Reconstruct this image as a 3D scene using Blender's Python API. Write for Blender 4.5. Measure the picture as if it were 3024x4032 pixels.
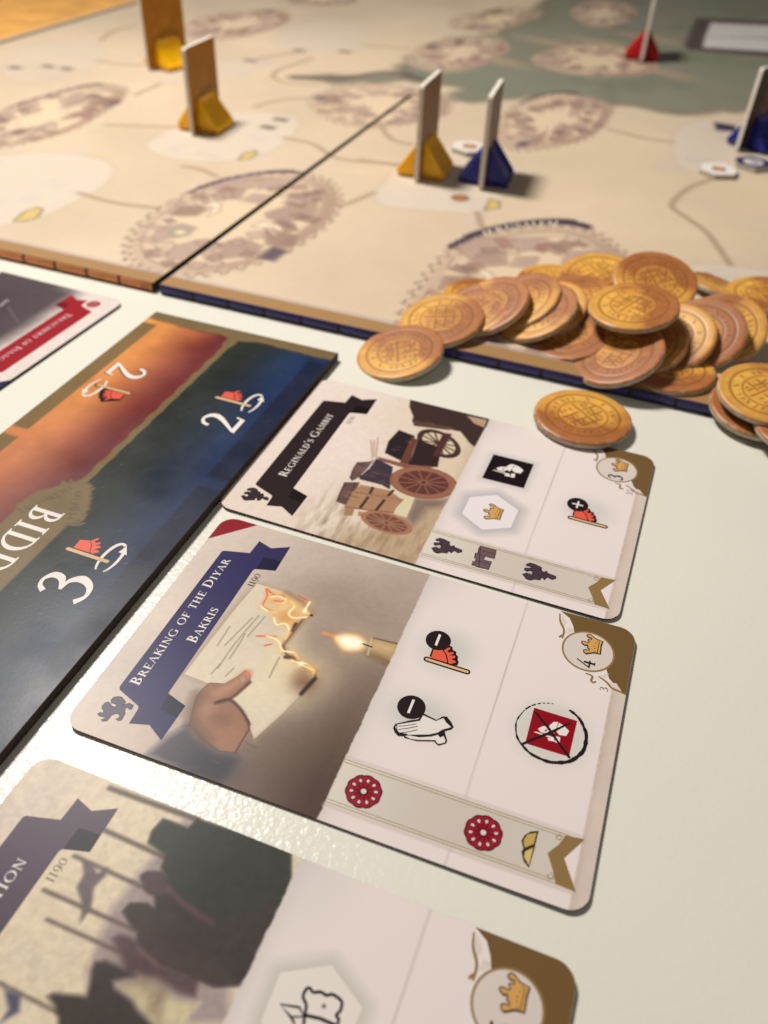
import bpy, math, random
import numpy as np
random.seed(7); rng = np.random.default_rng(7)
MM = 0.001
# ------------------------------------------------------------------ scene, camera, light
for o in list(bpy.data.objects): bpy.data.objects.remove(o, do_unlink=True)
sc = bpy.context.scene; COL = sc.collection
from mathutils import Matrix, Vector
cam_d = bpy.data.cameras.new('camera'); cam = bpy.data.objects.new('camera', cam_d); COL.objects.link(cam); sc.camera = cam
cam_d.sensor_fit = 'VERTICAL'; cam_d.sensor_height = 36.0; cam_d.lens = 36.0*3299.46/4032; cam_d.clip_start = 0.005; cam_d.clip_end = 60
_r = Vector((0.99886448,0.03113408,0.03606126)); _u = Vector((-0.04764185,0.65276072,0.75606461)); _w = Vector((0,0.75692411,-0.65350278))
cam.matrix_world = Matrix(((_r.x,_u.x,-_w.x,0),(_r.y,_u.y,-_w.y,0),(_r.z,_u.z,-_w.z,0.12104679),(0,0,0,1)))
cam_d.dof.use_dof = True; cam_d.dof.focus_distance = 0.156; cam_d.dof.aperture_fstop = 16.5; cam_d.dof.aperture_blades = 0
wd = bpy.data.worlds.new('World'); sc.world = wd; wd.use_nodes = True
_bg = wd.node_tree.nodes['Background']; _bg.inputs[0].default_value = (1.0,0.95,0.88,1); _bg.inputs[1].default_value = 0.075
LAMP = Vector((-0.25,0.435,0.55))
ld = bpy.data.lights.new('ceiling_lamp','AREA'); ld.shape = 'DISK'; ld.size = 0.13; ld.energy = 5.5; ld.color = (1.0,0.965,0.91)
lo = bpy.data.objects.new('ceiling_lamp', ld); COL.objects.link(lo); lo.location = LAMP
lo.rotation_euler = (Vector((0.02,0.16,0))-LAMP).to_track_quat('-Z','Y').to_euler()
ld2 = bpy.data.lights.new('room_lamp','AREA'); ld2.shape = 'DISK'; ld2.size = 0.35; ld2.energy = 2.2; ld2.color = (1.0,0.94,0.86)
lo2 = bpy.data.objects.new('room_lamp', ld2); COL.objects.link(lo2); lo2.location = (0.35,-0.85,1.25)
lo2.rotation_euler = (Vector((0.02,0.3,0))-lo2.location).to_track_quat('-Z','Y').to_euler()
sc.view_settings.view_transform = 'Standard'; sc.view_settings.look = 'None'; sc.view_settings.gamma = 1; sc.view_settings.exposure = 0.0
sc.cycles.use_denoising = True; sc.cycles.max_bounces = 6

# ------------------------------------------------------------------ small helpers
def lin(c):
    c = np.asarray(c, float)/255.0
    return np.where(c <= 0.04045, c/12.92, ((c+0.055)/1.055)**2.4)
def lin4(c): return tuple(float(v) for v in lin(c))+(1.0,)
def tag(o, label=None, cat=None, group=None, kind=None):
    if label: o['label'] = label
    if cat: o['category'] = cat
    if group: o['group'] = group
    if kind: o['kind'] = kind
    return o
def link(name, me, parent=None, mat=None):
    o = bpy.data.objects.new(name, me); COL.objects.link(o)
    if parent is not None: o.parent = parent
    if mat is not None and me is not None and not me.materials: me.materials.append(mat)
    return o
def empty(name, loc=(0,0,0), rz=0.0):
    o = bpy.data.objects.new(name, None); COL.objects.link(o); o.location = loc; o.rotation_euler = (0,0,rz)
    o.empty_display_size = 0.01
    return o
def mesh(name, v, f, smooth=False):
    me = bpy.data.meshes.new(name); me.from_pydata([tuple(p) for p in v], [], f); me.update()
    if smooth: me.polygons.foreach_set('use_smooth', [True]*len(me.polygons))
    return me
def area2(p):
    p = np.asarray(p); x, y = p[:,0], p[:,1]
    return float(np.sum(x*np.roll(y,-1)-np.roll(x,-1)*y))
def smooth_line(pts, n=6, closed=False):
    P = np.asarray(pts, float); m = len(P); out = []
    rngi = range(m if closed else m-1)
    for i in rngi:
        if closed: a,b,c,d = P[(i-1)%m],P[i],P[(i+1)%m],P[(i+2)%m]
        else: a,b,c,d = P[max(i-1,0)],P[i],P[i+1],P[min(i+2,m-1)]
        for k in range(n):
            t = k/n; out.append(0.5*((2*b)+(-a+c)*t+(2*a-5*b+4*c-d)*t*t+(-a+3*b-3*c+d)*t**3))
    if not closed: out.append(P[-1])
    return np.array(out)
def vnoise(x, y, s, seed=0):
    r = np.random.default_rng(seed); g = r.random((64,64))
    X = np.asarray(x)/s; Y = np.asarray(y)/s
    xi = np.floor(X).astype(int); yi = np.floor(Y).astype(int); fx = X-xi; fy = Y-yi
    fx = fx*fx*(3-2*fx); fy = fy*fy*(3-2*fy)
    a = g[xi%64, yi%64]; b = g[(xi+1)%64, yi%64]; c = g[xi%64, (yi+1)%64]; d = g[(xi+1)%64, (yi+1)%64]
    return (a*(1-fx)+b*fx)*(1-fy)+(c*(1-fx)+d*fx)*fy
def fbm(x, y, s, seed=0): return (vnoise(x,y,s,seed)*4+vnoise(x,y,s/2,seed+1)*2+vnoise(x,y,s/4,seed+2))/7

# ------------------------------------------------------------------ materials
def nodemat(name, color=(0.8,0.8,0.8,1), rough=0.5, spec=0.5, attr=None, bump=None, var=None):
    m = bpy.data.materials.new(name); m.use_nodes = True; nt = m.node_tree; b = nt.nodes['Principled BSDF']
    b.inputs['Roughness'].default_value = rough; b.inputs['Specular IOR Level'].default_value = spec
    b.inputs['Base Color'].default_value = color
    if attr:
        a = nt.nodes.new('ShaderNodeAttribute'); a.attribute_name = attr; src = a.outputs['Color']
        nt.links.new(src, b.inputs['Base Color'])
    tc = nt.nodes.new('ShaderNodeTexCoord')
    if var:
        n = nt.nodes.new('ShaderNodeTexNoise'); n.inputs['Scale'].default_value = var[0]; n.inputs['Detail'].default_value = 5
        nt.links.new(tc.outputs['Object'], n.inputs['Vector'])
        mx = nt.nodes.new('ShaderNodeMix'); mx.data_type = 'RGBA'; mx.blend_type = 'MULTIPLY'
        rp = nt.nodes.new('ShaderNodeMapRange'); rp.inputs['From Min'].default_value = 0.35; rp.inputs['From Max'].default_value = 0.65
        rp.inputs['To Min'].default_value = 1-var[1]; rp.inputs['To Max'].default_value = 1.0
        nt.links.new(n.outputs['Fac'], rp.inputs['Value'])
        mx.inputs[0].default_value = 1.0
        if attr: nt.links.new(src, mx.inputs[6])
        else: mx.inputs[6].default_value = color
        nt.links.new(rp.outputs['Result'], mx.inputs[7]); nt.links.new(mx.outputs[2], b.inputs['Base Color'])
        rr = nt.nodes.new('ShaderNodeMapRange'); rr.inputs['From Min'].default_value = 0.3; rr.inputs['From Max'].default_value = 0.7
        rr.inputs['To Min'].default_value = max(rough-0.08,0.05); rr.inputs['To Max'].default_value = rough+0.08
        nt.links.new(n.outputs['Fac'], rr.inputs['Value']); nt.links.new(rr.outputs['Result'], b.inputs['Roughness'])
    if bump:
        kind, scale, strength, dist = bump
        if kind == 'noise':
            t = nt.nodes.new('ShaderNodeTexNoise'); t.inputs['Scale'].default_value = scale; t.inputs['Detail'].default_value = 2.5
            nt.links.new(tc.outputs['Object'], t.inputs['Vector']); h = t.outputs['Fac']
        elif kind == 'linen':
            hs = []
            for ax in ('X','Y'):
                t = nt.nodes.new('ShaderNodeTexWave'); t.wave_type = 'BANDS'; t.bands_direction = ax; t.inputs['Scale'].default_value = scale
                t.inputs['Distortion'].default_value = 0.8; t.inputs['Detail'].default_value = 2; t.inputs['Detail Scale'].default_value = 0.6
                nt.links.new(tc.outputs['Object'], t.inputs['Vector']); hs.append(t.outputs['Fac'])
            ad = nt.nodes.new('ShaderNodeMath'); ad.operation = 'ADD'; nt.links.new(hs[0], ad.inputs[0]); nt.links.new(hs[1], ad.inputs[1]); h = ad.outputs[0]
        bp_ = nt.nodes.new('ShaderNodeBump'); bp_.inputs['Strength'].default_value = strength; bp_.inputs['Distance'].default_value = dist
        nt.links.new(h, bp_.inputs['Height']); nt.links.new(bp_.outputs['Normal'], b.inputs['Normal'])
    return m
M_INK = nodemat('printed_card', attr='Col', rough=0.33, spec=0.075, bump=('linen',800,0.10,0.00003))
M_TILE = nodemat('printed_board', attr='Col', rough=0.34, spec=0.15, bump=('noise',1500,0.15,0.00004), var=(60,0.10))
M_MAP = nodemat('printed_map', attr='Col', rough=0.5, spec=0.35, bump=('noise',1200,0.2,0.00005))
M_COIN = nodemat('printed_coin', attr='Col', rough=0.40, spec=0.38, bump=('noise',900,0.2,0.00006))
M_EDGE = nodemat('card_edge', lin4((70,52,52)), 0.7, 0.2, var=(300,0.3))
M_CORE = nodemat('greyboard_core', lin4((192,182,162)), 0.8, 0.2, var=(700,0.25), bump=('noise',2500,0.5,0.0001))
M_WHITECORE = nodemat('white_card_core', lin4((226,218,204)), 0.7, 0.2, var=(700,0.15))
M_DARKCORE = nodemat('dark_board_edge', lin4((62,46,36)), 0.7, 0.3, var=(300,0.5), bump=('noise',1800,0.6,0.0001))
M_TABLE = nodemat('white_lacquer', lin4((227,223,209)), 0.40, 0.12, bump=('noise',800,0.16,0.00020), var=(9,0.035))
M_WOOD = nodemat('pine', lin4((248,184,100)), 0.5, 0.3, var=(55,0.22))

def specks(m):
    nt = m.node_tree; b = nt.nodes['Principled BSDF']; lk = b.inputs['Base Color'].links[0].from_socket; tc = [n for n in nt.nodes if n.type == 'TEX_COORD'][0]
    v = nt.nodes.new('ShaderNodeTexVoronoi'); v.inputs['Scale'].default_value = 95; nt.links.new(tc.outputs['Object'],v.inputs['Vector'])
    lt = nt.nodes.new('ShaderNodeMath'); lt.operation = 'LESS_THAN'; lt.inputs[1].default_value = 0.035; nt.links.new(v.outputs['Distance'],lt.inputs[0])
    sp = nt.nodes.new('ShaderNodeSeparateColor'); nt.links.new(v.outputs['Color'],sp.inputs[0])
    g = nt.nodes.new('ShaderNodeMath'); g.operation = 'GREATER_THAN'; g.inputs[1].default_value = 0.82; nt.links.new(sp.outputs[0],g.inputs[0])
    mu = nt.nodes.new('ShaderNodeMath'); mu.operation = 'MULTIPLY'; nt.links.new(lt.outputs[0],mu.inputs[0]); nt.links.new(g.outputs[0],mu.inputs[1])
    m2 = nt.nodes.new('ShaderNodeMath'); m2.operation = 'MULTIPLY'; m2.inputs[1].default_value = 0.45; nt.links.new(mu.outputs[0],m2.inputs[0])
    mx = nt.nodes.new('ShaderNodeMix'); mx.data_type = 'RGBA'; nt.links.new(m2.outputs[0],mx.inputs[0]); nt.links.new(lk,mx.inputs[6]); mx.inputs[7].default_value = lin4((120,108,92)); nt.links.new(mx.outputs[2],b.inputs['Base Color'])
specks(M_TABLE)
def lacquer(m):
    nt = m.node_tree; b = nt.nodes['Principled BSDF']; tc = [n for n in nt.nodes if n.type == 'TEX_COORD'][0]
    b.inputs['Coat Weight'].default_value = 0.6; b.inputs['Coat Roughness'].default_value = 0.24; b.inputs['Coat IOR'].default_value = 1.5
    n = nt.nodes.new('ShaderNodeTexNoise'); n.inputs['Scale'].default_value = 900; n.inputs['Detail'].default_value = 1.5; nt.links.new(tc.outputs['Object'],n.inputs['Vector'])
    u = nt.nodes.new('ShaderNodeBump'); u.inputs['Strength'].default_value = 0.62; u.inputs['Distance'].default_value = 0.00024
    nt.links.new(n.outputs['Fac'],u.inputs['Height']); nt.links.new(u.outputs['Normal'],b.inputs['Coat Normal'])
lacquer(M_TABLE)

# ------------------------------------------------------------------ flat print made of thin ink shapes (one mesh, each shape its own layer)
class Ink:
    def __init__(s): s.v = []; s.f = []; s.c = []; s.k = 0
    def poly(s, pts, col):
        p = [tuple(map(float,q)) for q in pts]
        if area2(p) > 0: p = p[::-1]           # print space has y down; meshes flip y, so keep clockwise here
        z = s.k*0.0008; s.k += 1; n = len(s.v)
        s.v += [(x,y,z) for x,y in p]; s.f.append(tuple(range(n,n+len(p)))); s.c.append(col); return s
    def strip(s, a, b, col):
        a = np.asarray(a); b = np.asarray(b); z = s.k*0.0008; s.k += 1; n = len(s.v); m = len(a)
        s.v += [(x,y,z) for x,y in a]+[(x,y,z) for x,y in b]
        for i in range(m-1):
            q = [n+i,n+i+1,n+m+i+1,n+m+i]
            if area2([s.v[j][:2] for j in q]) > 0: q = q[::-1]
            s.f.append(tuple(q)); s.c.append(col)
        return s
    def line(s, pts, w, col, sm=0, closed=False):
        P = smooth_line(pts, sm, closed) if sm else np.asarray(pts, float)
        if closed: P = np.vstack([P,P[:1]])
        w = np.broadcast_to(np.asarray(w, float), (len(P),)) if np.ndim(w) == 0 else np.interp(np.linspace(0,1,len(P)), np.linspace(0,1,len(w)), w)
        d = np.gradient(P, axis=0)
        if closed: d[0] = d[-1] = (P[1]-P[-2])
        d /= np.linalg.norm(d,axis=1)[:,None]+1e-9; nrm = np.stack([-d[:,1],d[:,0]],1)
        return s.strip(P+nrm*w[:,None]/2, P-nrm*w[:,None]/2, col)
    def cap(s, a, b, r, col):
        a = np.asarray(a,float); b = np.asarray(b,float); t = math.atan2(*(b-a)[::-1]); p = []
        for k in range(9): g = t-math.pi/2+math.pi*k/8; p.append(b+r*np.array([math.cos(g),math.sin(g)]))
        for k in range(9): g = t+math.pi/2+math.pi*k/8; p.append(a+r*np.array([math.cos(g),math.sin(g)]))
        return s.poly(p, col)
    def disc(s, c, r, col, n=40, ry=None):
        ry = ry or r
        return s.poly([(c[0]+r*math.cos(2*math.pi*k/n), c[1]+ry*math.sin(2*math.pi*k/n)) for k in range(n)], col)
    def ring(s, c, r, w, col, n=48):
        return s.line([(c[0]+r*math.cos(2*math.pi*k/n), c[1]+r*math.sin(2*math.pi*k/n)) for k in range(n)], w, col, closed=True)
    def build(s, name, parent, z0, mat=None):
        me = mesh(name, [(x*MM,-y*MM,(z0+z)*MM) for x,y,z in s.v], s.f)
        at = me.color_attributes.new('Col','FLOAT_COLOR','CORNER'); arr = []
        lut = {}
        for p,c in zip(me.polygons, s.c):
            if c not in lut: lut[c] = lin4(c)
            arr += list(lut[c])*p.loop_total
        at.data.foreach_set('color', arr)
        return link(name, me, parent, mat or M_INK)

# ------------------------------------------------------------------ painted flat print: a fine grid with colour per vertex
class Ras:
    def __init__(s, xs, ys):
        s.xs = np.asarray(xs); s.ys = np.asarray(ys); s.X, s.Y = np.meshgrid(s.xs, s.ys); s.img = np.zeros(s.X.shape+(3,)); s.ks = 1.0
    def base(s, col): s.img[:] = col
    def mixm(s, mask, col, sl=(slice(None),slice(None))):
        s.img[sl] = s.img[sl]*(1-mask[...,None])+np.asarray(col,float)*mask[...,None]
    def _win(s, P, m):
        x0,y0 = P.min(0)-m; x1,y1 = P.max(0)+m
        i0,i1 = np.searchsorted(s.xs,[x0,x1]); j0,j1 = np.searchsorted(s.ys,[y0,y1])
        return (slice(j0,j1),slice(i0,i1))
    def _dist(s, P, sl, closed):
        X = s.X[sl]; Y = s.Y[sl]; d = np.full(X.shape, 1e9); n = len(P)
        for i in range(n if closed else n-1):
            a = P[i]; b = P[(i+1)%n]; e = b-a; L = e@e+1e-12
            t = np.clip(((X-a[0])*e[0]+(Y-a[1])*e[1])/L,0,1)
            d = np.minimum(d,(X-a[0]-t*e[0])**2+(Y-a[1]-t*e[1])**2)
        return np.sqrt(d)
    def poly(s, pts, col, soft=0.25, a=1.0, grow=0.0):
        soft = max(soft*s.ks,0.06) if soft < 0.6 else soft
        P = np.asarray(pts,float); sl = s._win(P,soft+abs(grow)+0.5)
        X = s.X[sl]; Y = s.Y[sl]
        if X.size == 0: return s
        ins = np.zeros(X.shape,bool); n = len(P)
        for i in range(n):
            x1,y1 = P[i]; x2,y2 = P[(i+1)%n]
            if y1 == y2: continue
            ins ^= ((y1 > Y) != (y2 > Y)) & (X < (x2-x1)*(Y-y1)/(y2-y1)+x1)
        d = s._dist(P,sl,True); sd = np.where(ins,d,-d)+grow
        s.mixm(np.clip(sd/soft*0.5+0.5,0,1)*a, col, sl); return s
    def line(s, pts, w, col, soft=0.2, a=1.0, sm=0):
        soft = max(soft*s.ks,0.06) if soft < 0.6 else soft
        P = smooth_line(pts,sm) if sm else np.asarray(pts,float); sl = s._win(P,w+soft+0.5)
        if s.X[sl].size == 0: return s
        d = s._dist(P,sl,False)
        s.mixm(np.clip((w/2-d)/soft*0.5+0.5,0,1)*a, col, sl); return s
    def blob(s, c, rx, ry, col, a=1.0, p=2.0, rot=0.0):
        r = max(rx,ry)*2.2; P = np.array([[c[0]-r,c[1]-r],[c[0]+r,c[1]+r]]); sl = s._win(P,0)
        if s.X[sl].size == 0: return s
        dx = s.X[sl]-c[0]; dy = s.Y[sl]-c[1]; u = dx*math.cos(rot)+dy*math.sin(rot); v = -dx*math.sin(rot)+dy*math.cos(rot)
        s.mixm(np.exp(-((u/rx)**2+(v/ry)**2)**(p/2))*a, col, sl); return s
    def grain(s, amp, sc_, seed=3):
        n = fbm(s.X+500,s.Y+500,sc_,seed)-0.5; s.img *= (1+amp*2*n)[...,None]; return s
    def build(s, name, parent, z, mat, clip=None, keep=None):
        X = s.X.ravel().copy(); Y = s.Y.ravel().copy()
        if clip is not None: X, Y = clip(X,Y)
        h, w = s.X.shape; co = np.stack([X*MM,-Y*MM,np.full(X.size,z*MM)],1)
        idx = np.arange(h*w).reshape(h,w)
        q = np.stack([idx[:-1,:-1],idx[1:,:-1],idx[1:,1:],idx[:-1,1:]],-1).reshape(-1,4)
        me = bpy.data.meshes.new(name); me.vertices.add(len(co)); me.vertices.foreach_set('co',co.ravel())
        me.loops.add(q.size); me.loops.foreach_set('vertex_index',q.ravel()); me.polygons.add(len(q))
        me.polygons.foreach_set('loop_start',np.arange(0,q.size,4)); me.update(); me.validate()
        at = me.color_attributes.new('Col','FLOAT_COLOR','POINT')
        c4 = np.ones((len(co),4)); c4[:,:3] = lin(np.clip(s.img.reshape(-1,3),0,255)); at.data.foreach_set('color',c4.ravel())
        return link(name, me, parent, mat)
def round_clip(w, h, r):
    def f(X,Y):
        X = np.clip(X,0,w); Y = np.clip(Y,0,h)
        cx = np.clip(X,r,w-r); cy = np.clip(Y,r,h-r); dx = X-cx; dy = Y-cy; d = np.hypot(dx,dy)
        k = np.where((d > r)&(np.abs(dx) > 0)&(np.abs(dy) > 0), r/np.maximum(d,1e-9), 1.0)
        return cx+dx*k, cy+dy*k
    return f
def round_rect(w, h, r, n=8):
    p = []
    for cx,cy,a in ((w-r,r,-90),(w-r,h-r,0),(r,h-r,90),(r,r,180)):
        for k in range(n+1):
            g = math.radians(a+90*k/n); p.append((cx+r*math.cos(g),cy+r*math.sin(g)))
    return p
def slab(name, outline, z0, z1, parent, mat, bevel=0.0, cap=True):
    """closed slab from a print-space outline (mm), optional small chamfer at top and bottom"""
    P = np.array(outline,float)
    if area2(P) < 0: P = P[::-1]
    c = P.mean(0); rings = []
    def inset(k):
        d1 = np.roll(P,-1,0)-P; d0 = P-np.roll(P,1,0)
        d1 /= np.linalg.norm(d1,axis=1)[:,None]+1e-9; d0 /= np.linalg.norm(d0,axis=1)[:,None]+1e-9
        t = d0+d1; t /= np.linalg.norm(t,axis=1)[:,None]+1e-9; n = np.stack([-t[:,1],t[:,0]],1)
        return P+n*k
    if bevel: prof = [(bevel,z0),(0,z0+bevel),(0,z1-bevel),(bevel*0.3,z1-bevel*0.3),(bevel,z1)]
    else: prof = [(0,z0),(0,z1)]
    v = []; m = len(P)
    for k,z in prof: v += [(x*MM,-y*MM,z*MM) for x,y in (inset(k) if k else P)]
    f = []
    for r in range(len(prof)-1):
        for i in range(m):
            j = (i+1)%m; f.append((r*m+j,r*m+i,(r+1)*m+i,(r+1)*m+j))
    f.append(tuple(range(m)))
    if cap: f.append(tuple(reversed(range((len(prof)-1)*m,len(prof)*m))))
    return link(name, mesh(name,v,f), parent, mat)
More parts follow.
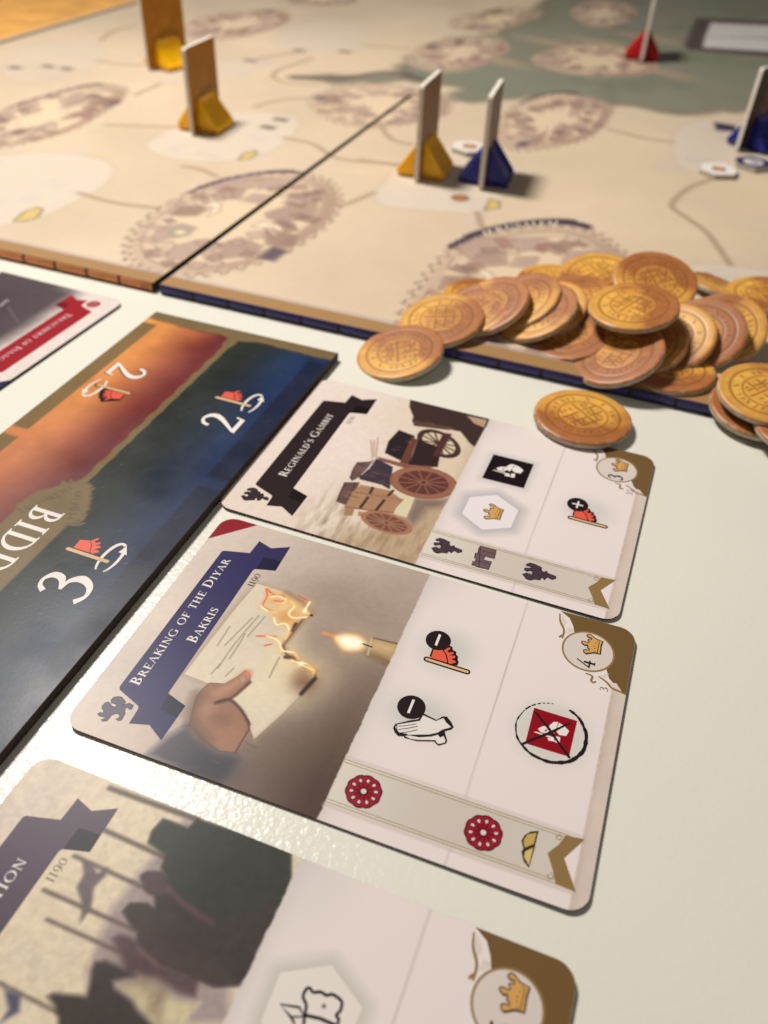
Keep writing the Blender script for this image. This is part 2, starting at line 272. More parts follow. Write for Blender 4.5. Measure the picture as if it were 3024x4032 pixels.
# ------------------------------------------------------------------ measured shapes (mm) and poses (m, rad)
D = {"lion":[[3.98,4.31],[4.38,4.49],[4.44,5.05],[5.08,4.77],[5.1,4.38],[5.65,4.08],[6.38,4.19],[6.71,4.58],[6.44,5.22],[6.16,5.56],[6.21,6.13],[6.72,6.33],[6.82,5.73],[6.76,5.16],[7.21,4.78],[7.83,4.82],[8.26,5.38],[8.41,6.05],[8.16,6.52],[7.78,7.3],[7.32,7.22],[6.91,7.04],[7.35,7.51],[7.79,7.98],[7.72,8.86],[6.86,9.04],[6.73,8.51],[7.09,8.36],[6.75,7.9],[6.1,8.18],[5.72,8.5],[5.07,8.55],[4.39,8.7],[4.14,8.26],[4.23,7.68],[4.53,8.01],[5.02,7.98],[5.32,7.48],[5.13,7.01],[4.63,6.59],[3.97,6.58],[3.37,6.53],[3.02,5.87],[3.21,5.51],[3.51,5.84],[3.93,5.85],[3.8,5.33],[3.75,4.77]],"fl_black":[[2.89,0.21],[0.8,0.27],[0.26,4.09],[0.66,5.67],[1.51,5.69],[1.98,5.34],[2.71,5.22],[3.05,4.73],[3.69,4.58],[3.87,3.84],[4.55,3.57],[4.64,3.01]],"fl_red":[[2.61,0.51],[3.12,2.16],[2.29,3.01],[0.6,3.87],[0.57,0.65]],"fl_red2":[[3.13,2.3],[4.18,3.03],[4.14,3.34],[3.73,3.28],[3.21,2.97],[2.98,3.39],[3.42,4.09],[3.02,4.27],[2.45,3.61],[2.64,4.67],[2.23,4.8],[1.59,4.16],[1.54,5.0],[1.26,5.26],[0.56,4.47],[0.59,3.99],[2.28,3.19]],"fl_pole":[[0.0,0.0],[-0.09,7.74]],"fl_disc":[[5.06,0.66]],"fl_bar":[[6.61,0.3],[6.51,0.78],[3.68,0.82],[3.74,0.35]],"h_disc":[[25.07,53.3]],"h_bar":[[26.71,52.95],[26.71,53.4],[23.68,53.41],[23.71,52.96]],"h_black":[[24.6,55.73],[24.14,58.15],[25.27,58.96],[25.42,59.68],[24.61,60.69],[23.81,61.35],[23.19,61.12],[22.42,60.16],[21.57,60.63],[20.84,61.09],[20.19,61.05],[19.34,60.03],[19.55,59.43],[19.87,59.11],[18.87,56.41],[18.7,54.19],[18.95,53.99],[18.66,53.11],[19.08,52.36],[19.88,51.74],[20.77,51.81],[22.44,54.0],[23.08,55.12]],"h_white":[[24.2,55.75],[23.86,58.12],[24.92,59.17],[24.26,59.81],[23.64,60.93],[22.62,59.66],[21.73,59.07],[20.85,57.82],[20.24,56.28],[19.5,54.57],[19.65,54.3],[19.42,53.06],[19.86,52.35],[20.27,52.05],[20.81,52.24],[22.94,55.61],[23.55,55.63]],"h_white2":[[19.11,54.15],[19.45,54.8],[19.72,56.45],[20.6,58.34],[21.36,59.29],[20.95,59.74],[21.47,60.23],[20.84,60.75],[20.34,60.79],[19.68,59.92],[19.83,59.5],[20.23,59.21],[19.19,56.41],[18.93,55.09]],"h_wrist":[[25.14,59.32],[25.28,59.73],[24.57,60.6],[23.75,61.28],[23.76,60.73],[24.26,59.81]],"h_l0":[[20.52,52.51],[21.25,53.86],[22.12,55.22]],"h_l1":[[19.88,52.68],[20.8,54.23],[21.72,55.57]],"h_l2":[[19.38,53.18],[20.11,54.47],[21.08,55.78]],"h_l3":[[20.74,52.18],[20.01,52.39],[19.38,52.8]],"so0":[[-0.025,-0.279],[0.083,-0.188],[0.113,-0.06],[0.038,-0.019],[-0.076,-0.067],[-0.084,-0.203]],"so1":[[0.146,-0.068],[0.265,0.0],[0.294,0.09],[0.123,0.079],[-0.017,0.055],[0.013,-0.018]],"so2":[[0.282,0.111],[0.241,0.23],[0.156,0.344],[0.014,0.311],[-0.013,0.168],[0.071,0.08]],"so3":[[-0.168,-0.045],[-0.138,0.081],[-0.206,0.123],[-0.228,-0.009]],"so4":[[-0.07,0.108],[-0.061,0.198],[-0.205,0.217],[-0.224,0.127]],"so5":[[-0.132,-0.347],[-0.106,-0.287],[-0.113,0.08],[-0.154,0.079]],"so6":[[-0.003,-0.135],[0.044,-0.099],[-0.014,-0.09],[-0.046,-0.117]],"x1":[[31.99,73.65],[30.73,75.08],[29.15,76.85],[27.28,78.65],[24.97,81.0]],"x2":[[24.7,72.98],[26.76,74.98],[28.75,77.03],[30.54,78.58],[31.98,79.93]],"bread":[[10.45,78.89],[7.37,78.91],[4.12,78.79],[4.86,77.78],[6.23,77.15],[6.77,77.34],[7.95,76.75],[9.01,77.04],[9.87,77.71]],"bread1":[[10.0,78.66],[8.09,78.65],[7.01,77.5],[8.06,77.05],[9.28,77.42]],"bread2":[[7.47,78.68],[4.5,78.7],[5.53,77.73],[6.43,77.68]],"crown":[[2.34,-1.1],[2.26,-0.61],[1.65,0.3],[1.5,1.02],[1.5,1.66],[0.31,1.56],[-1.81,1.7],[-1.8,1.1],[-1.91,0.44],[-2.68,-0.86],[-2.4,-1.25],[-1.98,-1.39],[-1.71,-1.09],[-1.68,-0.63],[-1.7,-0.29],[-1.23,-0.48],[-1.13,-0.84],[-0.62,-0.76],[-0.46,-0.96],[-0.71,-1.38],[-0.52,-1.7],[-0.27,-2.06],[0.06,-2.04],[0.22,-1.66],[0.17,-1.19],[0.15,-0.83],[0.51,-0.72],[0.78,-1.06],[1.09,-0.88],[1.04,-0.41],[1.54,-0.38],[1.52,-0.84],[1.64,-1.33],[1.93,-1.43]],"crown_line":[[1.18,1.13],[-0.04,1.1],[-1.68,1.14]],"crown_dots":[[1.1,0.74],[0.49,0.55],[-0.23,0.41],[-0.83,0.51],[-1.5,0.71]],"swirl1":[[56.52,73.22],[54.49,73.68],[52.86,74.65],[51.64,74.88],[50.32,74.84]],"swirl2":[[43.66,80.41],[43.42,81.68],[42.36,81.64],[42.05,82.13],[42.49,82.5]],"swirl3":[[43.76,82.74],[43.08,84.18],[41.98,85.44],[41.77,86.56],[41.45,87.91]],"swirl4":[[51.27,74.78],[50.4,74.24]],"leafhole1":[[56.5,73.59],[54.82,74.93],[53.31,74.5],[54.53,73.79]],"leafhole2":[[42.97,84.63],[43.37,86.0],[42.05,87.07],[42.33,85.61]],"leafhole3":[[43.92,82.94],[44.98,84.11],[45.01,84.55],[44.25,83.77],[44.07,84.8]],"leafhole4":[[51.79,75.27],[53.51,75.41],[53.47,76.37],[52.98,76.58]],"eagle_big":[[4.96,3.62],[5.34,3.96],[5.24,4.78],[5.62,5.11],[6.07,4.56],[5.71,3.99],[6.27,3.68],[6.83,4.15],[6.92,4.88],[7.38,4.87],[7.22,3.95],[7.57,3.68],[8.26,4.17],[8.59,4.92],[8.48,5.75],[7.89,6.29],[7.89,6.83],[7.31,7.13],[7.63,7.58],[7.26,8.07],[6.63,8.24],[6.96,8.99],[6.65,9.6],[5.98,9.64],[5.85,9.1],[6.11,8.36],[5.66,8.14],[5.21,8.15],[4.97,7.59],[5.71,7.2],[5.55,6.83],[4.94,7.0],[4.52,6.31],[4.3,5.81],[3.89,5.12],[4.26,4.39]],"eagle1":[[6.2,47.8],[6.8,48.5],[6.7,49.5],[7.5,49.6],[7.7,49.0],[7.2,48.5],[7.4,47.9],[8.0,47.8],[8.3,48.7],[8.8,49.0],[8.7,48.0],[9.1,47.8],[9.8,48.5],[9.8,49.4],[9.4,50.9],[8.8,50.9],[8.3,51.4],[8.8,52.0],[8.3,52.3],[8.2,53.2],[8.1,53.9],[7.5,54.1],[6.9,53.4],[7.2,52.5],[6.3,52.1],[6.7,51.5],[5.9,51.3],[5.7,50.3],[5.1,49.5],[5.2,48.8]],"castle":[[10.59,57.39],[10.66,60.86],[7.97,61.18],[7.97,59.88],[8.02,59.25],[7.35,59.08],[6.79,59.34],[6.94,60.88],[4.4,60.89],[4.29,58.82],[4.43,57.34],[5.67,57.29],[5.58,57.73],[6.45,57.64],[6.58,57.28],[8.21,57.07],[8.29,57.53],[9.14,57.44],[9.6,57.28]],"castle_l0":[[9.31,58.03],[9.41,61.07]],"castle_l1":[[7.98,57.75],[8.0,59.21]],"castle_l2":[[6.05,57.91],[6.11,60.8]],"castle_l3":[[10.41,57.45],[4.39,58.87]],"A1":{"far_cart":[[57.4,24.8],[57.5,46.8],[44.2,46.2],[45.1,44.8],[48.9,41.2],[48.7,38.4],[46.6,29.8],[48.6,28.5],[50.3,28.2],[54.0,25.8]],"far_cart_hi":[[48.6,28.5],[49.2,32.3],[49.7,38.4],[48.4,38.5],[46.5,29.8]],"sack":[[56.3,40.6],[56.6,45.9],[53.1,46.1],[53.7,43.4]],"fw":[[41.1,38.1],[42.5,31.9],[42.0,43.3],[46.8,36.0],[36.7,39.8]],"body_dark":[[43.3,26.9],[42.5,31.3],[30.9,34.3],[33.0,27.1],[37.8,26.2]],"post":[[41.5,30.8],[41.5,32.5],[30.8,33.8],[30.9,31.7]],"body_dark2":[[41.5,32.5],[40.5,38.9],[32.9,40.5],[30.9,34.0]],"post2":[[46.7,37.4],[47.1,39.5],[37.0,39.5],[36.4,38.0]],"plank":[[30.9,26.0],[30.9,34.3],[33.1,40.5],[29.2,36.0],[29.7,27.1]],"barrel1":[[26.9,22.4],[28.3,25.0],[29.9,26.0],[22.7,25.4],[19.9,24.1],[21.0,23.0]],"barrel2":[[18.8,22.6],[20.2,25.9],[14.8,26.5],[11.4,26.7],[11.8,23.6]],"bl1":[[26.4,22.6],[23.3,22.7],[20.4,23.6]],"bl2":[[18.5,23.1],[15.0,23.3],[12.3,24.0]],"bl3":[[19.8,25.0],[16.0,25.5],[11.8,26.1]],"tarp":[[30.2,26.1],[28.7,30.8],[20.6,33.1],[21.4,30.7],[21.2,25.4],[22.3,24.9],[25.7,26.0]],"tarp_hi":[[30.7,25.9],[28.4,25.7],[26.2,25.7],[23.0,25.2]],"tarp_fold":[[23.0,26.0],[25.0,28.5],[25.2,31.0]],"planks":[[19.5,26.4],[20.2,33.2],[18.2,37.2],[13.2,36.9],[10.9,26.1],[16.1,25.7]],"slot0":[[19.6,29.3],[17.6,29.5]],"slot1":[[15.9,29.6],[12.0,29.4]],"slot2":[[16.5,33.3],[12.7,32.9]],"slot3":[[20.5,33.9],[18.5,33.6]],"rail1":[[16.4,25.7],[17.4,31.5],[18.3,37.4]],"rail2":[[10.9,26.2],[12.0,31.3],[13.4,36.8]],"foot":[[10.7,26.3],[11.0,28.4],[8.8,28.8],[8.2,27.0]],"foot2":[[10.7,29.5],[10.9,31.0],[9.4,31.1],[9.3,29.9]],"cloth":[[20.1,37.6],[20.2,39.3],[13.0,39.9],[13.2,36.8],[15.2,36.7]],"shade":[[20.1,39.2],[22.4,46.3],[19.6,46.0],[17.6,43.1],[13.9,42.7],[11.1,42.0],[12.8,39.8]],"bw":[[25.8,39.7],[23.9,32.0],[28.0,47.1],[31.7,37.2],[20.7,41.0]],"sw":[[9.6,36.5],[9.1,30.7],[10.2,42.2],[12.8,34.8],[6.6,38.2]],"fork1":[[36.3,22.2],[33.3,23.6],[29.6,25.3]],"fork2":[[38.2,23.3],[34.2,24.6],[30.5,25.8]],"fork3":[[36.6,22.9],[30.7,25.2]],"ground":[[-0.7,25.4],[4.3,29.4],[4.9,33.4],[12.4,37.5],[19.4,40.0],[26.2,47.9],[50.5,46.0],[57.5,46.8],[52.7,50.9],[-1.6,48.5],[-2.5,26.2]]},"A2":{"letter":[[16.8,13.4],[24.1,13.8],[33.5,14.4],[41.7,15.2],[41.7,17.7],[41.6,21.5],[40.3,25.8],[38.3,28.6],[36.5,27.5],[34.3,27.3],[31.8,27.1],[29.3,26.8],[27.6,28.3],[27.1,30.8],[25.9,34.8],[24.7,35.3],[20.7,34.6],[14.9,33.0],[9.2,31.0],[13.5,26.8],[15.0,24.2],[16.6,18.4]],"amber":[[41.1,17.8],[41.6,21.5],[40.3,25.8],[38.5,28.3],[36.6,27.0],[34.2,27.1],[33.7,25.9],[34.2,22.6],[37.0,21.5],[37.8,18.7]],"fl0":[[41.1,26.9],[38.6,27.0],[38.2,28.4]],"fl1":[[37.3,27.9],[36.2,25.7],[36.9,24.4],[38.9,24.7],[39.8,23.6]],"fl2":[[34.8,22.3],[33.4,23.5],[34.3,24.9],[33.2,26.2],[30.9,26.5]],"fl3":[[36.5,18.8],[35.9,20.3],[36.2,21.9]],"fl4":[[30.2,23.1],[30.2,24.7],[29.6,26.0],[28.2,27.1],[28.5,29.3],[27.4,30.7]],"fl5":[[26.7,29.7],[26.6,31.5],[26.1,34.0],[25.6,34.7]],"fl6":[[26.7,31.0],[27.0,32.5],[26.1,34.5]],"fl7":[[39.4,19.4],[40.2,20.7],[39.9,22.3],[38.9,22.3]],"rd0":[[41.0,17.6],[39.4,18.6],[36.9,18.9],[36.4,20.1],[36.1,21.7]],"rd1":[[41.1,17.8],[40.2,19.7],[40.6,21.5],[39.5,22.2],[38.8,20.4]],"rd2":[[29.5,21.3],[30.3,23.3],[30.8,24.7]],"rd3":[[28.0,23.7],[28.7,24.6]],"rd4":[[41.9,24.1],[41.4,26.0],[41.1,26.9]],"bu0":[[27.0,28.4],[27.3,29.8],[26.7,31.2]],"bu1":[[24.5,35.3],[22.4,34.8],[20.6,34.4]],"bu2":[[35.0,26.8],[33.2,26.9]],"bdot":[[38.1,28.6],[23.1,34.0],[24.8,32.8]],"wr0":[[34.2,19.4],[25.9,18.4],[20.2,18.3]],"wr1":[[34.4,20.6],[28.8,19.8]],"wr2":[[33.2,18.5],[25.3,16.9]],"wr3":[[26.2,19.2],[22.8,19.2]],"wr4":[[26.6,27.4],[24.4,27.5],[21.7,27.7]],"wr5":[[21.2,18.2],[18.6,17.8]],"wr6":[[21.2,20.9],[19.1,20.4]],"wr7":[[29.2,19.1],[26.2,19.2]],"wr8":[[29.6,15.6],[24.8,15.7]],"hand":[[16.7,18.6],[17.5,21.1],[19.9,22.5],[21.5,23.1],[20.9,24.3],[19.5,25.0],[16.5,24.1],[14.9,23.4],[13.7,26.2],[12.0,28.6],[10.7,29.3],[5.9,29.2],[5.3,26.8],[6.2,23.3],[7.9,19.7],[10.3,18.8],[13.5,17.9],[15.2,18.1]],"hand_left":[[13.5,17.9],[9.8,18.9],[7.6,20.8],[6.0,23.9]],"thumb_hi":[[15.3,20.9],[18.1,22.6],[20.9,23.6]],"nail":[[19.8,22.8],[20.5,23.5],[19.5,24.2],[18.6,23.7]],"hand_dark":[[13.4,21.5],[14.9,23.4],[13.6,26.5],[11.6,28.9]],"palm":[[8.1,27.0],[11.7,21.1],[21.0,23.8],[10.8,23.8]],"thumb_low":[[19.5,25.0],[16.5,24.1],[14.7,23.2],[13.6,21.9]],"sleeve":[[7.9,19.6],[6.4,21.5],[5.2,26.0],[5.9,29.2],[4.8,30.5],[2.0,30.2],[0.1,29.6],[-0.2,24.0],[0.2,16.2],[4.4,17.5]],"cuff":[[7.6,19.5],[6.2,22.0],[5.1,26.5],[5.8,29.5]],"candle":[[37.2,41.3],[37.7,47.4],[32.2,46.7],[33.1,42.1]],"candle_hi":[[35.8,43.0],[35.9,45.4]],"candle_low":[[33.4,42.2],[32.8,46.5]],"wick":[[35.2,40.4],[35.1,42.1]],"flame":[[34.7,35.1],[36.1,36.6],[36.5,39.0],[35.4,40.7],[33.6,40.1],[32.7,38.0],[33.2,36.6]],"flame_tail":[[34.9,32.5],[34.9,34.3],[34.8,36.4]],"flc":[[34.7,38.8]]},"A3":{"mass":[[56.8,29.0],[54.9,28.5],[55.0,26.1],[54.9,24.2],[52.7,23.7],[50.8,24.2],[50.2,27.7],[48.3,28.1],[47.3,29.8],[47.8,28.5],[46.9,26.4],[46.0,26.0],[44.4,28.0],[44.3,29.4],[42.8,30.4],[43.0,29.0],[42.1,26.8],[40.8,26.5],[39.9,28.3],[39.4,29.8],[38.1,30.7],[36.8,34.9],[37.0,38.6],[37.0,43.2],[38.3,46.1],[42.3,51.8],[57.7,44.4]],"purple_head":[[46.2,25.9],[47.0,26.6],[47.6,28.6],[46.4,31.1],[45.2,31.1],[44.5,29.3],[44.4,28.0]],"hill":[[27.6,31.3],[32.2,26.6],[40.1,24.9],[45.5,25.3],[47.7,25.9],[50.5,26.5],[56.0,27.1],[56.8,29.2],[56.4,34.8],[33.9,47.2]],"man2":[[37.1,27.2],[38.1,27.8],[38.3,29.6],[37.9,30.8],[36.6,35.0],[37.2,40.8],[35.0,41.6],[34.6,39.6],[35.3,35.9],[34.9,32.8],[34.0,31.7],[35.6,30.0]],"rider":[[28.0,23.7],[28.6,24.2],[29.9,28.4],[31.1,28.0],[32.6,27.2],[33.8,26.9],[34.5,28.3],[34.4,31.7],[34.3,32.8],[32.7,30.5],[32.0,31.2],[31.6,34.1],[30.9,35.4],[30.1,38.2],[22.3,43.3],[18.2,32.8],[26.3,26.7],[27.3,25.4]],"light":[[32.4,31.2],[33.9,33.0],[35.1,33.4],[35.2,34.5],[34.0,38.1],[33.8,40.1],[34.5,42.4],[31.6,41.8],[30.1,38.2],[31.1,35.3]],"light2":[[34.7,37.4],[30.4,39.0],[31.1,36.7],[33.5,36.1]],"sp0":[[56.2,13.7],[56.8,29.0]],"sp1":[[50.0,17.2],[49.8,28.0]],"sp2":[[45.0,15.4],[44.8,27.8]],"sp3":[[39.2,14.5],[39.3,29.4]],"sp4":[[36.0,17.5],[36.1,29.1]],"sp5":[[27.0,17.0],[26.9,26.2]],"flag":[[44.8,16.9],[45.1,18.3],[44.1,20.0],[45.4,20.9],[44.1,21.3],[42.2,20.8],[39.5,22.2],[37.4,22.0],[39.4,20.8],[41.3,18.5],[43.2,18.3]],"flag2":[[26.6,18.1],[26.9,20.4],[25.2,21.6],[23.2,20.2],[24.9,20.2]],"strap":[[46.0,30.8],[44.9,33.8],[44.1,38.7]],"strap2":[[37.4,31.2],[36.5,34.9]],"fig1":[[50.8,24.2],[52.7,23.7],[54.9,24.2],[55.0,26.1],[54.9,28.5],[56.8,29.0],[58.1,44.2],[51.1,47.6],[45.0,39.8],[45.1,34.9],[46.3,30.9],[48.3,28.1],[50.2,27.7]],"fig3":[[40.8,26.5],[42.1,26.8],[43.0,29.0],[42.8,30.4],[43.2,32.4],[42.0,37.9],[39.7,42.8],[38.3,46.1],[37.0,43.2],[37.0,38.6],[36.8,34.9],[38.1,30.7],[39.4,29.8],[39.9,28.3]]},"c3_bear":[[37.2,56.1],[38.4,55.7],[39.5,55.4],[40.2,54.6],[41.2,54.6],[41.5,55.0],[41.2,55.6],[41.6,56.5],[41.5,57.4],[41.9,58.0],[41.8,58.9],[41.5,59.6],[40.5,59.8],[39.8,59.5],[39.5,60.0],[38.8,60.1]],"c3_sword":[[38.3,52.2],[38.9,54.7],[38.1,55.7],[37.6,54.4],[36.8,55.1],[37.5,54.1]],"c3_line":[[38.3,55.6],[38.7,57.8],[38.7,59.9]],"c4_hi":[[18.53,30.94],[14.53,31.71]],"c4_hi2":[[18.02,28.2],[23.8,19.62]],"M":{"sea":[[-65.0,238.0],[-30.0,273.0],[-29.0,263.0],[-25.0,273.0],[-20.0,294.0],[-23.0,323.0],[-18.0,355.0],[-4.0,387.0],[5.0,444.0],[11.0,476.0],[12.0,507.0],[15.0,565.0],[209.0,693.0],[201.0,306.0],[172.0,291.0],[136.0,276.0],[94.0,268.0],[67.0,276.0],[46.0,256.0],[42.0,242.0],[29.0,237.0],[19.0,252.0],[9.0,268.0],[-9.0,261.0],[-34.0,252.0],[-42.0,247.0]],"c1":[[-28.0,26.0],[25.0,86.0],[-17.0,100.0],[14.0,15.0]],"c2":[[-148.0,83.0],[-118.0,166.0],[-157.0,162.0],[-123.0,86.0]],"c3":[[-179.0,313.0],[-132.0,372.0],[-170.0,379.0],[-140.0,297.0]],"c4":[[-37.0,201.0],[29.0,228.0],[-24.0,250.0],[-1.0,178.0]],"c5":[[53.0,205.0],[99.0,256.0],[67.0,276.0],[84.0,186.0]],"c6":[[77.0,23.0],[143.0,73.0],[91.0,96.0],[112.0,-3.0]],"c7":[[39.0,340.0],[109.0,373.0],[65.0,408.0],[82.0,326.0]],"c8":[[-35.0,419.0],[16.0,469.0],[-20.0,487.0],[-11.0,403.0]],"c9":[[-29.0,313.0],[22.0,364.0],[-15.0,382.0],[3.0,288.0]],"c10":[[33.0,490.0],[78.0,518.0],[43.0,566.0],[60.0,464.0]],"c11":[[-167.0,424.0],[-120.0,454.0],[-158.0,474.0],[-131.0,426.0]],"t1":[[-73.0,108.0],[-76.0,121.0],[-76.0,145.0],[-68.0,162.0],[-55.0,173.0],[-39.0,175.0],[-30.0,165.0],[-24.0,137.0],[-27.0,118.0],[-37.0,106.0],[-56.0,100.0]],"t2":[[-135.0,63.0],[-118.0,71.0],[-104.0,84.0],[-82.0,86.0],[-70.0,79.0],[-63.0,62.0],[-63.0,38.0],[-67.0,23.0],[-86.0,9.0]],"t3":[[-204.0,176.0],[-226.0,225.0],[-206.0,251.0],[-186.0,241.0],[-171.0,212.0],[-172.0,188.0],[-182.0,166.0]],"t4":[[-111.0,300.0],[-122.0,348.0],[-105.0,375.0],[-76.0,359.0],[-63.0,322.0],[-76.0,290.0]],"t5":[[34.0,99.0],[32.0,115.0],[31.0,141.0],[41.0,167.0],[56.0,175.0],[69.0,167.0],[80.0,140.0],[78.0,115.0],[75.0,100.0],[55.0,93.0],[41.0,91.0]],"t6":[[133.0,215.0],[133.0,243.0],[145.0,267.0],[166.0,273.0],[200.0,283.0],[198.0,206.0],[169.0,194.0],[149.0,184.0],[138.0,192.0]],"t7":[[152.0,83.0],[161.0,92.0],[177.0,93.0],[196.0,94.0],[195.0,66.0],[166.0,61.0]],"t8":[[-99.0,213.0],[-115.0,251.0],[-104.0,266.0],[-91.0,229.0]],"t9":[[-135.0,204.0],[-141.0,223.0],[-121.0,229.0],[-110.0,207.0],[-120.0,193.0]],"roads":[[[-105.0,125.0],[-92.0,130.0],[-76.0,136.0]],[[-47.0,94.0],[-39.0,94.0],[-30.0,90.0]],[[-27.0,145.0],[-12.0,143.0],[5.0,131.0],[29.0,136.0]],[[-66.0,52.0],[-54.0,50.0],[-44.0,50.0],[-33.0,52.0]],[[-60.0,180.0],[-54.0,197.0],[-39.0,209.0]],[[-201.0,257.0],[-208.0,283.0],[-205.0,301.0]],[[-174.0,217.0],[-162.0,216.0],[-148.0,220.0]],[[-102.0,264.0],[-89.0,292.0]],[[-76.0,280.0],[-79.0,262.0],[-81.0,246.0],[-77.0,234.0],[-65.0,226.0],[-49.0,231.0]],[[26.0,84.0],[29.0,90.0],[32.0,101.0]],[[-120.0,170.0],[-120.0,193.0]],[[74.0,100.0],[79.0,88.0]],[[153.0,179.0],[145.0,163.0],[141.0,147.0],[141.0,138.0],[147.0,130.0],[155.0,119.0],[160.0,107.0],[165.0,93.0]],[[102.0,227.0],[119.0,221.0],[132.0,222.0]],[[14.0,134.0],[30.0,134.0]],[[3.0,183.0],[16.0,165.0],[26.0,163.0]],[[-62.0,325.0],[-36.0,330.0]]],"leaf":[[[-69.7,20.7],[-71.6,28.3],[-70.7,33.8],[-67.9,33.1],[-65.1,26.6],[-66.4,23.0]],[[-31.1,110.7],[-32.7,119.1],[-30.6,124.0],[-27.8,120.2],[-27.8,114.1]],[[75.7,103.1],[75.3,115.2],[78.4,113.9],[80.1,107.9]]],"marks":[[-202.0,184.0],[-189.0,194.0],[-40.0,168.0],[-40.0,155.0],[-104.0,258.0],[-90.0,293.0],[-66.0,304.0],[-178.0,195.0]],"inset":[[118.0,428.0],[117.0,528.0],[206.0,559.0],[203.0,434.0],[122.0,419.0]],"inset_rows":[[[128.0,466.0],[128.0,515.0],[206.0,544.0],[205.0,504.0]],[[129.0,431.0],[128.0,465.0],[205.0,500.0],[204.0,452.0]]],"bl":[[148.0,264.0],[158.0,263.0],[159.0,252.0],[150.0,250.0]],"cu":[["a",[[-0.45,0.93],[-0.36,1.05],[-0.15,1.03],[0.08,0.89],[0.01,0.67],[-0.18,0.7],[-0.39,0.71]]],["b",[[-0.43,0.63],[-0.25,0.79],[-0.06,0.66],[-0.09,0.45],[-0.3,0.52]]],["a",[[-0.05,0.4],[0.04,0.53],[0.22,0.44],[0.13,0.28]]],["a",[[0.1,0.88],[0.4,0.74],[0.32,0.57],[0.07,0.62]]],["d",[[-0.75,0.34],[-0.66,0.52],[-0.45,0.42],[-0.38,0.33],[-0.46,0.21],[-0.63,0.26]]],["a",[[-0.79,-0.11],[-0.75,0.09],[-0.56,0.08],[-0.4,-0.06],[-0.53,-0.18],[-0.74,-0.21]]],["a",[[-0.58,-0.48],[-0.51,-0.36],[-0.33,-0.32],[-0.19,-0.37],[-0.25,-0.55],[-0.42,-0.64],[-0.55,-0.57]]],["b",[[-0.14,-0.49],[0.07,-0.41],[0.31,-0.65],[0.26,-0.78],[-0.04,-0.75]]],["b",[[0.25,0.03],[0.45,0.11],[0.78,-0.04],[0.75,-0.21],[0.5,-0.26],[0.28,-0.1]]],["a",[[0.4,0.19],[0.52,0.4],[0.81,0.27],[0.76,0.16],[0.59,0.09]]],["d",[[0.3,-0.33],[0.62,-0.55],[0.61,-0.75],[0.35,-0.64]]],["n",[[0.31,-0.87],[0.42,-0.7],[0.57,-0.84],[0.46,-0.98]]],["p",[[-0.77,-0.22],[-0.58,-0.26],[-0.69,-0.35]]],["p",[[-0.04,-0.77],[0.25,-0.83],[0.18,-0.87],[-0.03,-0.86]]],["p",[[0.14,-0.22],[0.24,-0.14],[0.61,-0.41],[0.55,-0.47]]],["p",[[-0.6,0.62],[-0.47,0.62],[-0.26,0.41],[-0.24,0.22],[-0.34,0.14],[-0.33,0.35]]]],"tongue":[[-68.0,239.0],[-51.0,244.0],[-39.0,257.0],[-29.0,272.0],[-16.0,274.0],[-21.0,274.0],[-4.0,266.0]]}}
POSE = {1: [-0.01801, 0.19308, -0.33753], 2: [-0.03409, 0.13548, -0.32002], 3: [-0.05354, 0.07549, -0.33508], 4: [-0.10168, 0.17736, 2.77806]}
COINS = {'A': [2.16, 205.01, 3.45, -0.24, -0.1], 'B': [13.84, 219.61, 6.3, -0.2, -0.14], 'C': [23.45, 225.47, 6.95, -0.44, -0.15], 'D': [26.96, 238.02, 4.99, 0.03, 0.02], 'E': [27.39, 225.24, 8.53, -0.49, -0.17], 'F': [36.59, 227.73, 9.05, -0.5, -0.15], 'F2': [51.06, 251.86, 4.61, -0.02, -0.0], 'G': [40.69, 222.0, 8.96, -0.45, -0.15], 'H': [44.32, 226.16, 7.67, -0.38, -0.19], 'I': [50.96, 215.2, 6.45, -0.27, -0.14], 'J': [66.05, 214.4, 15.86, -0.15, -0.06], 'K': [63.18, 247.72, 9.1, -0.12, -0.15], 'L': [76.42, 233.39, 14.82, -0.04, -0.32], 'M': [52.75, 233.9, 7.91, -0.25, -0.08], 'N': [61.07, 201.4, 7.8, -0.43, -0.11], 'O': [69.35, 209.47, 7.17, -0.32, -0.25], 'P': [77.68, 211.9, 7.95, -0.45, -0.34], 'Q': [86.04, 213.05, 9.09, -0.4, -0.41], 'R': [93.38, 217.41, 8.48, -0.36, -0.45], 'S': [75.8, 200.73, 4.63, -0.04, 0.01], 'T': [95.69, 183.59, 9.01, -0.04, -0.11], 'U': [94.92, 183.43, 4.49, -0.01, -0.09], 'V': [102.69, 172.36, 6.0, 0.0, -0.0], 'W': [49.14, 178.06, 2.91, -0.01, -0.0], 'X': [105.81, 254.52, 4.54, 0.17, 0.15], 'Y': [115.38, 244.7, 6.99, -0.09, -0.0]}
COIN_ROT = {'J': 200, 'W': 120, 'A': 250, 'T': 140}
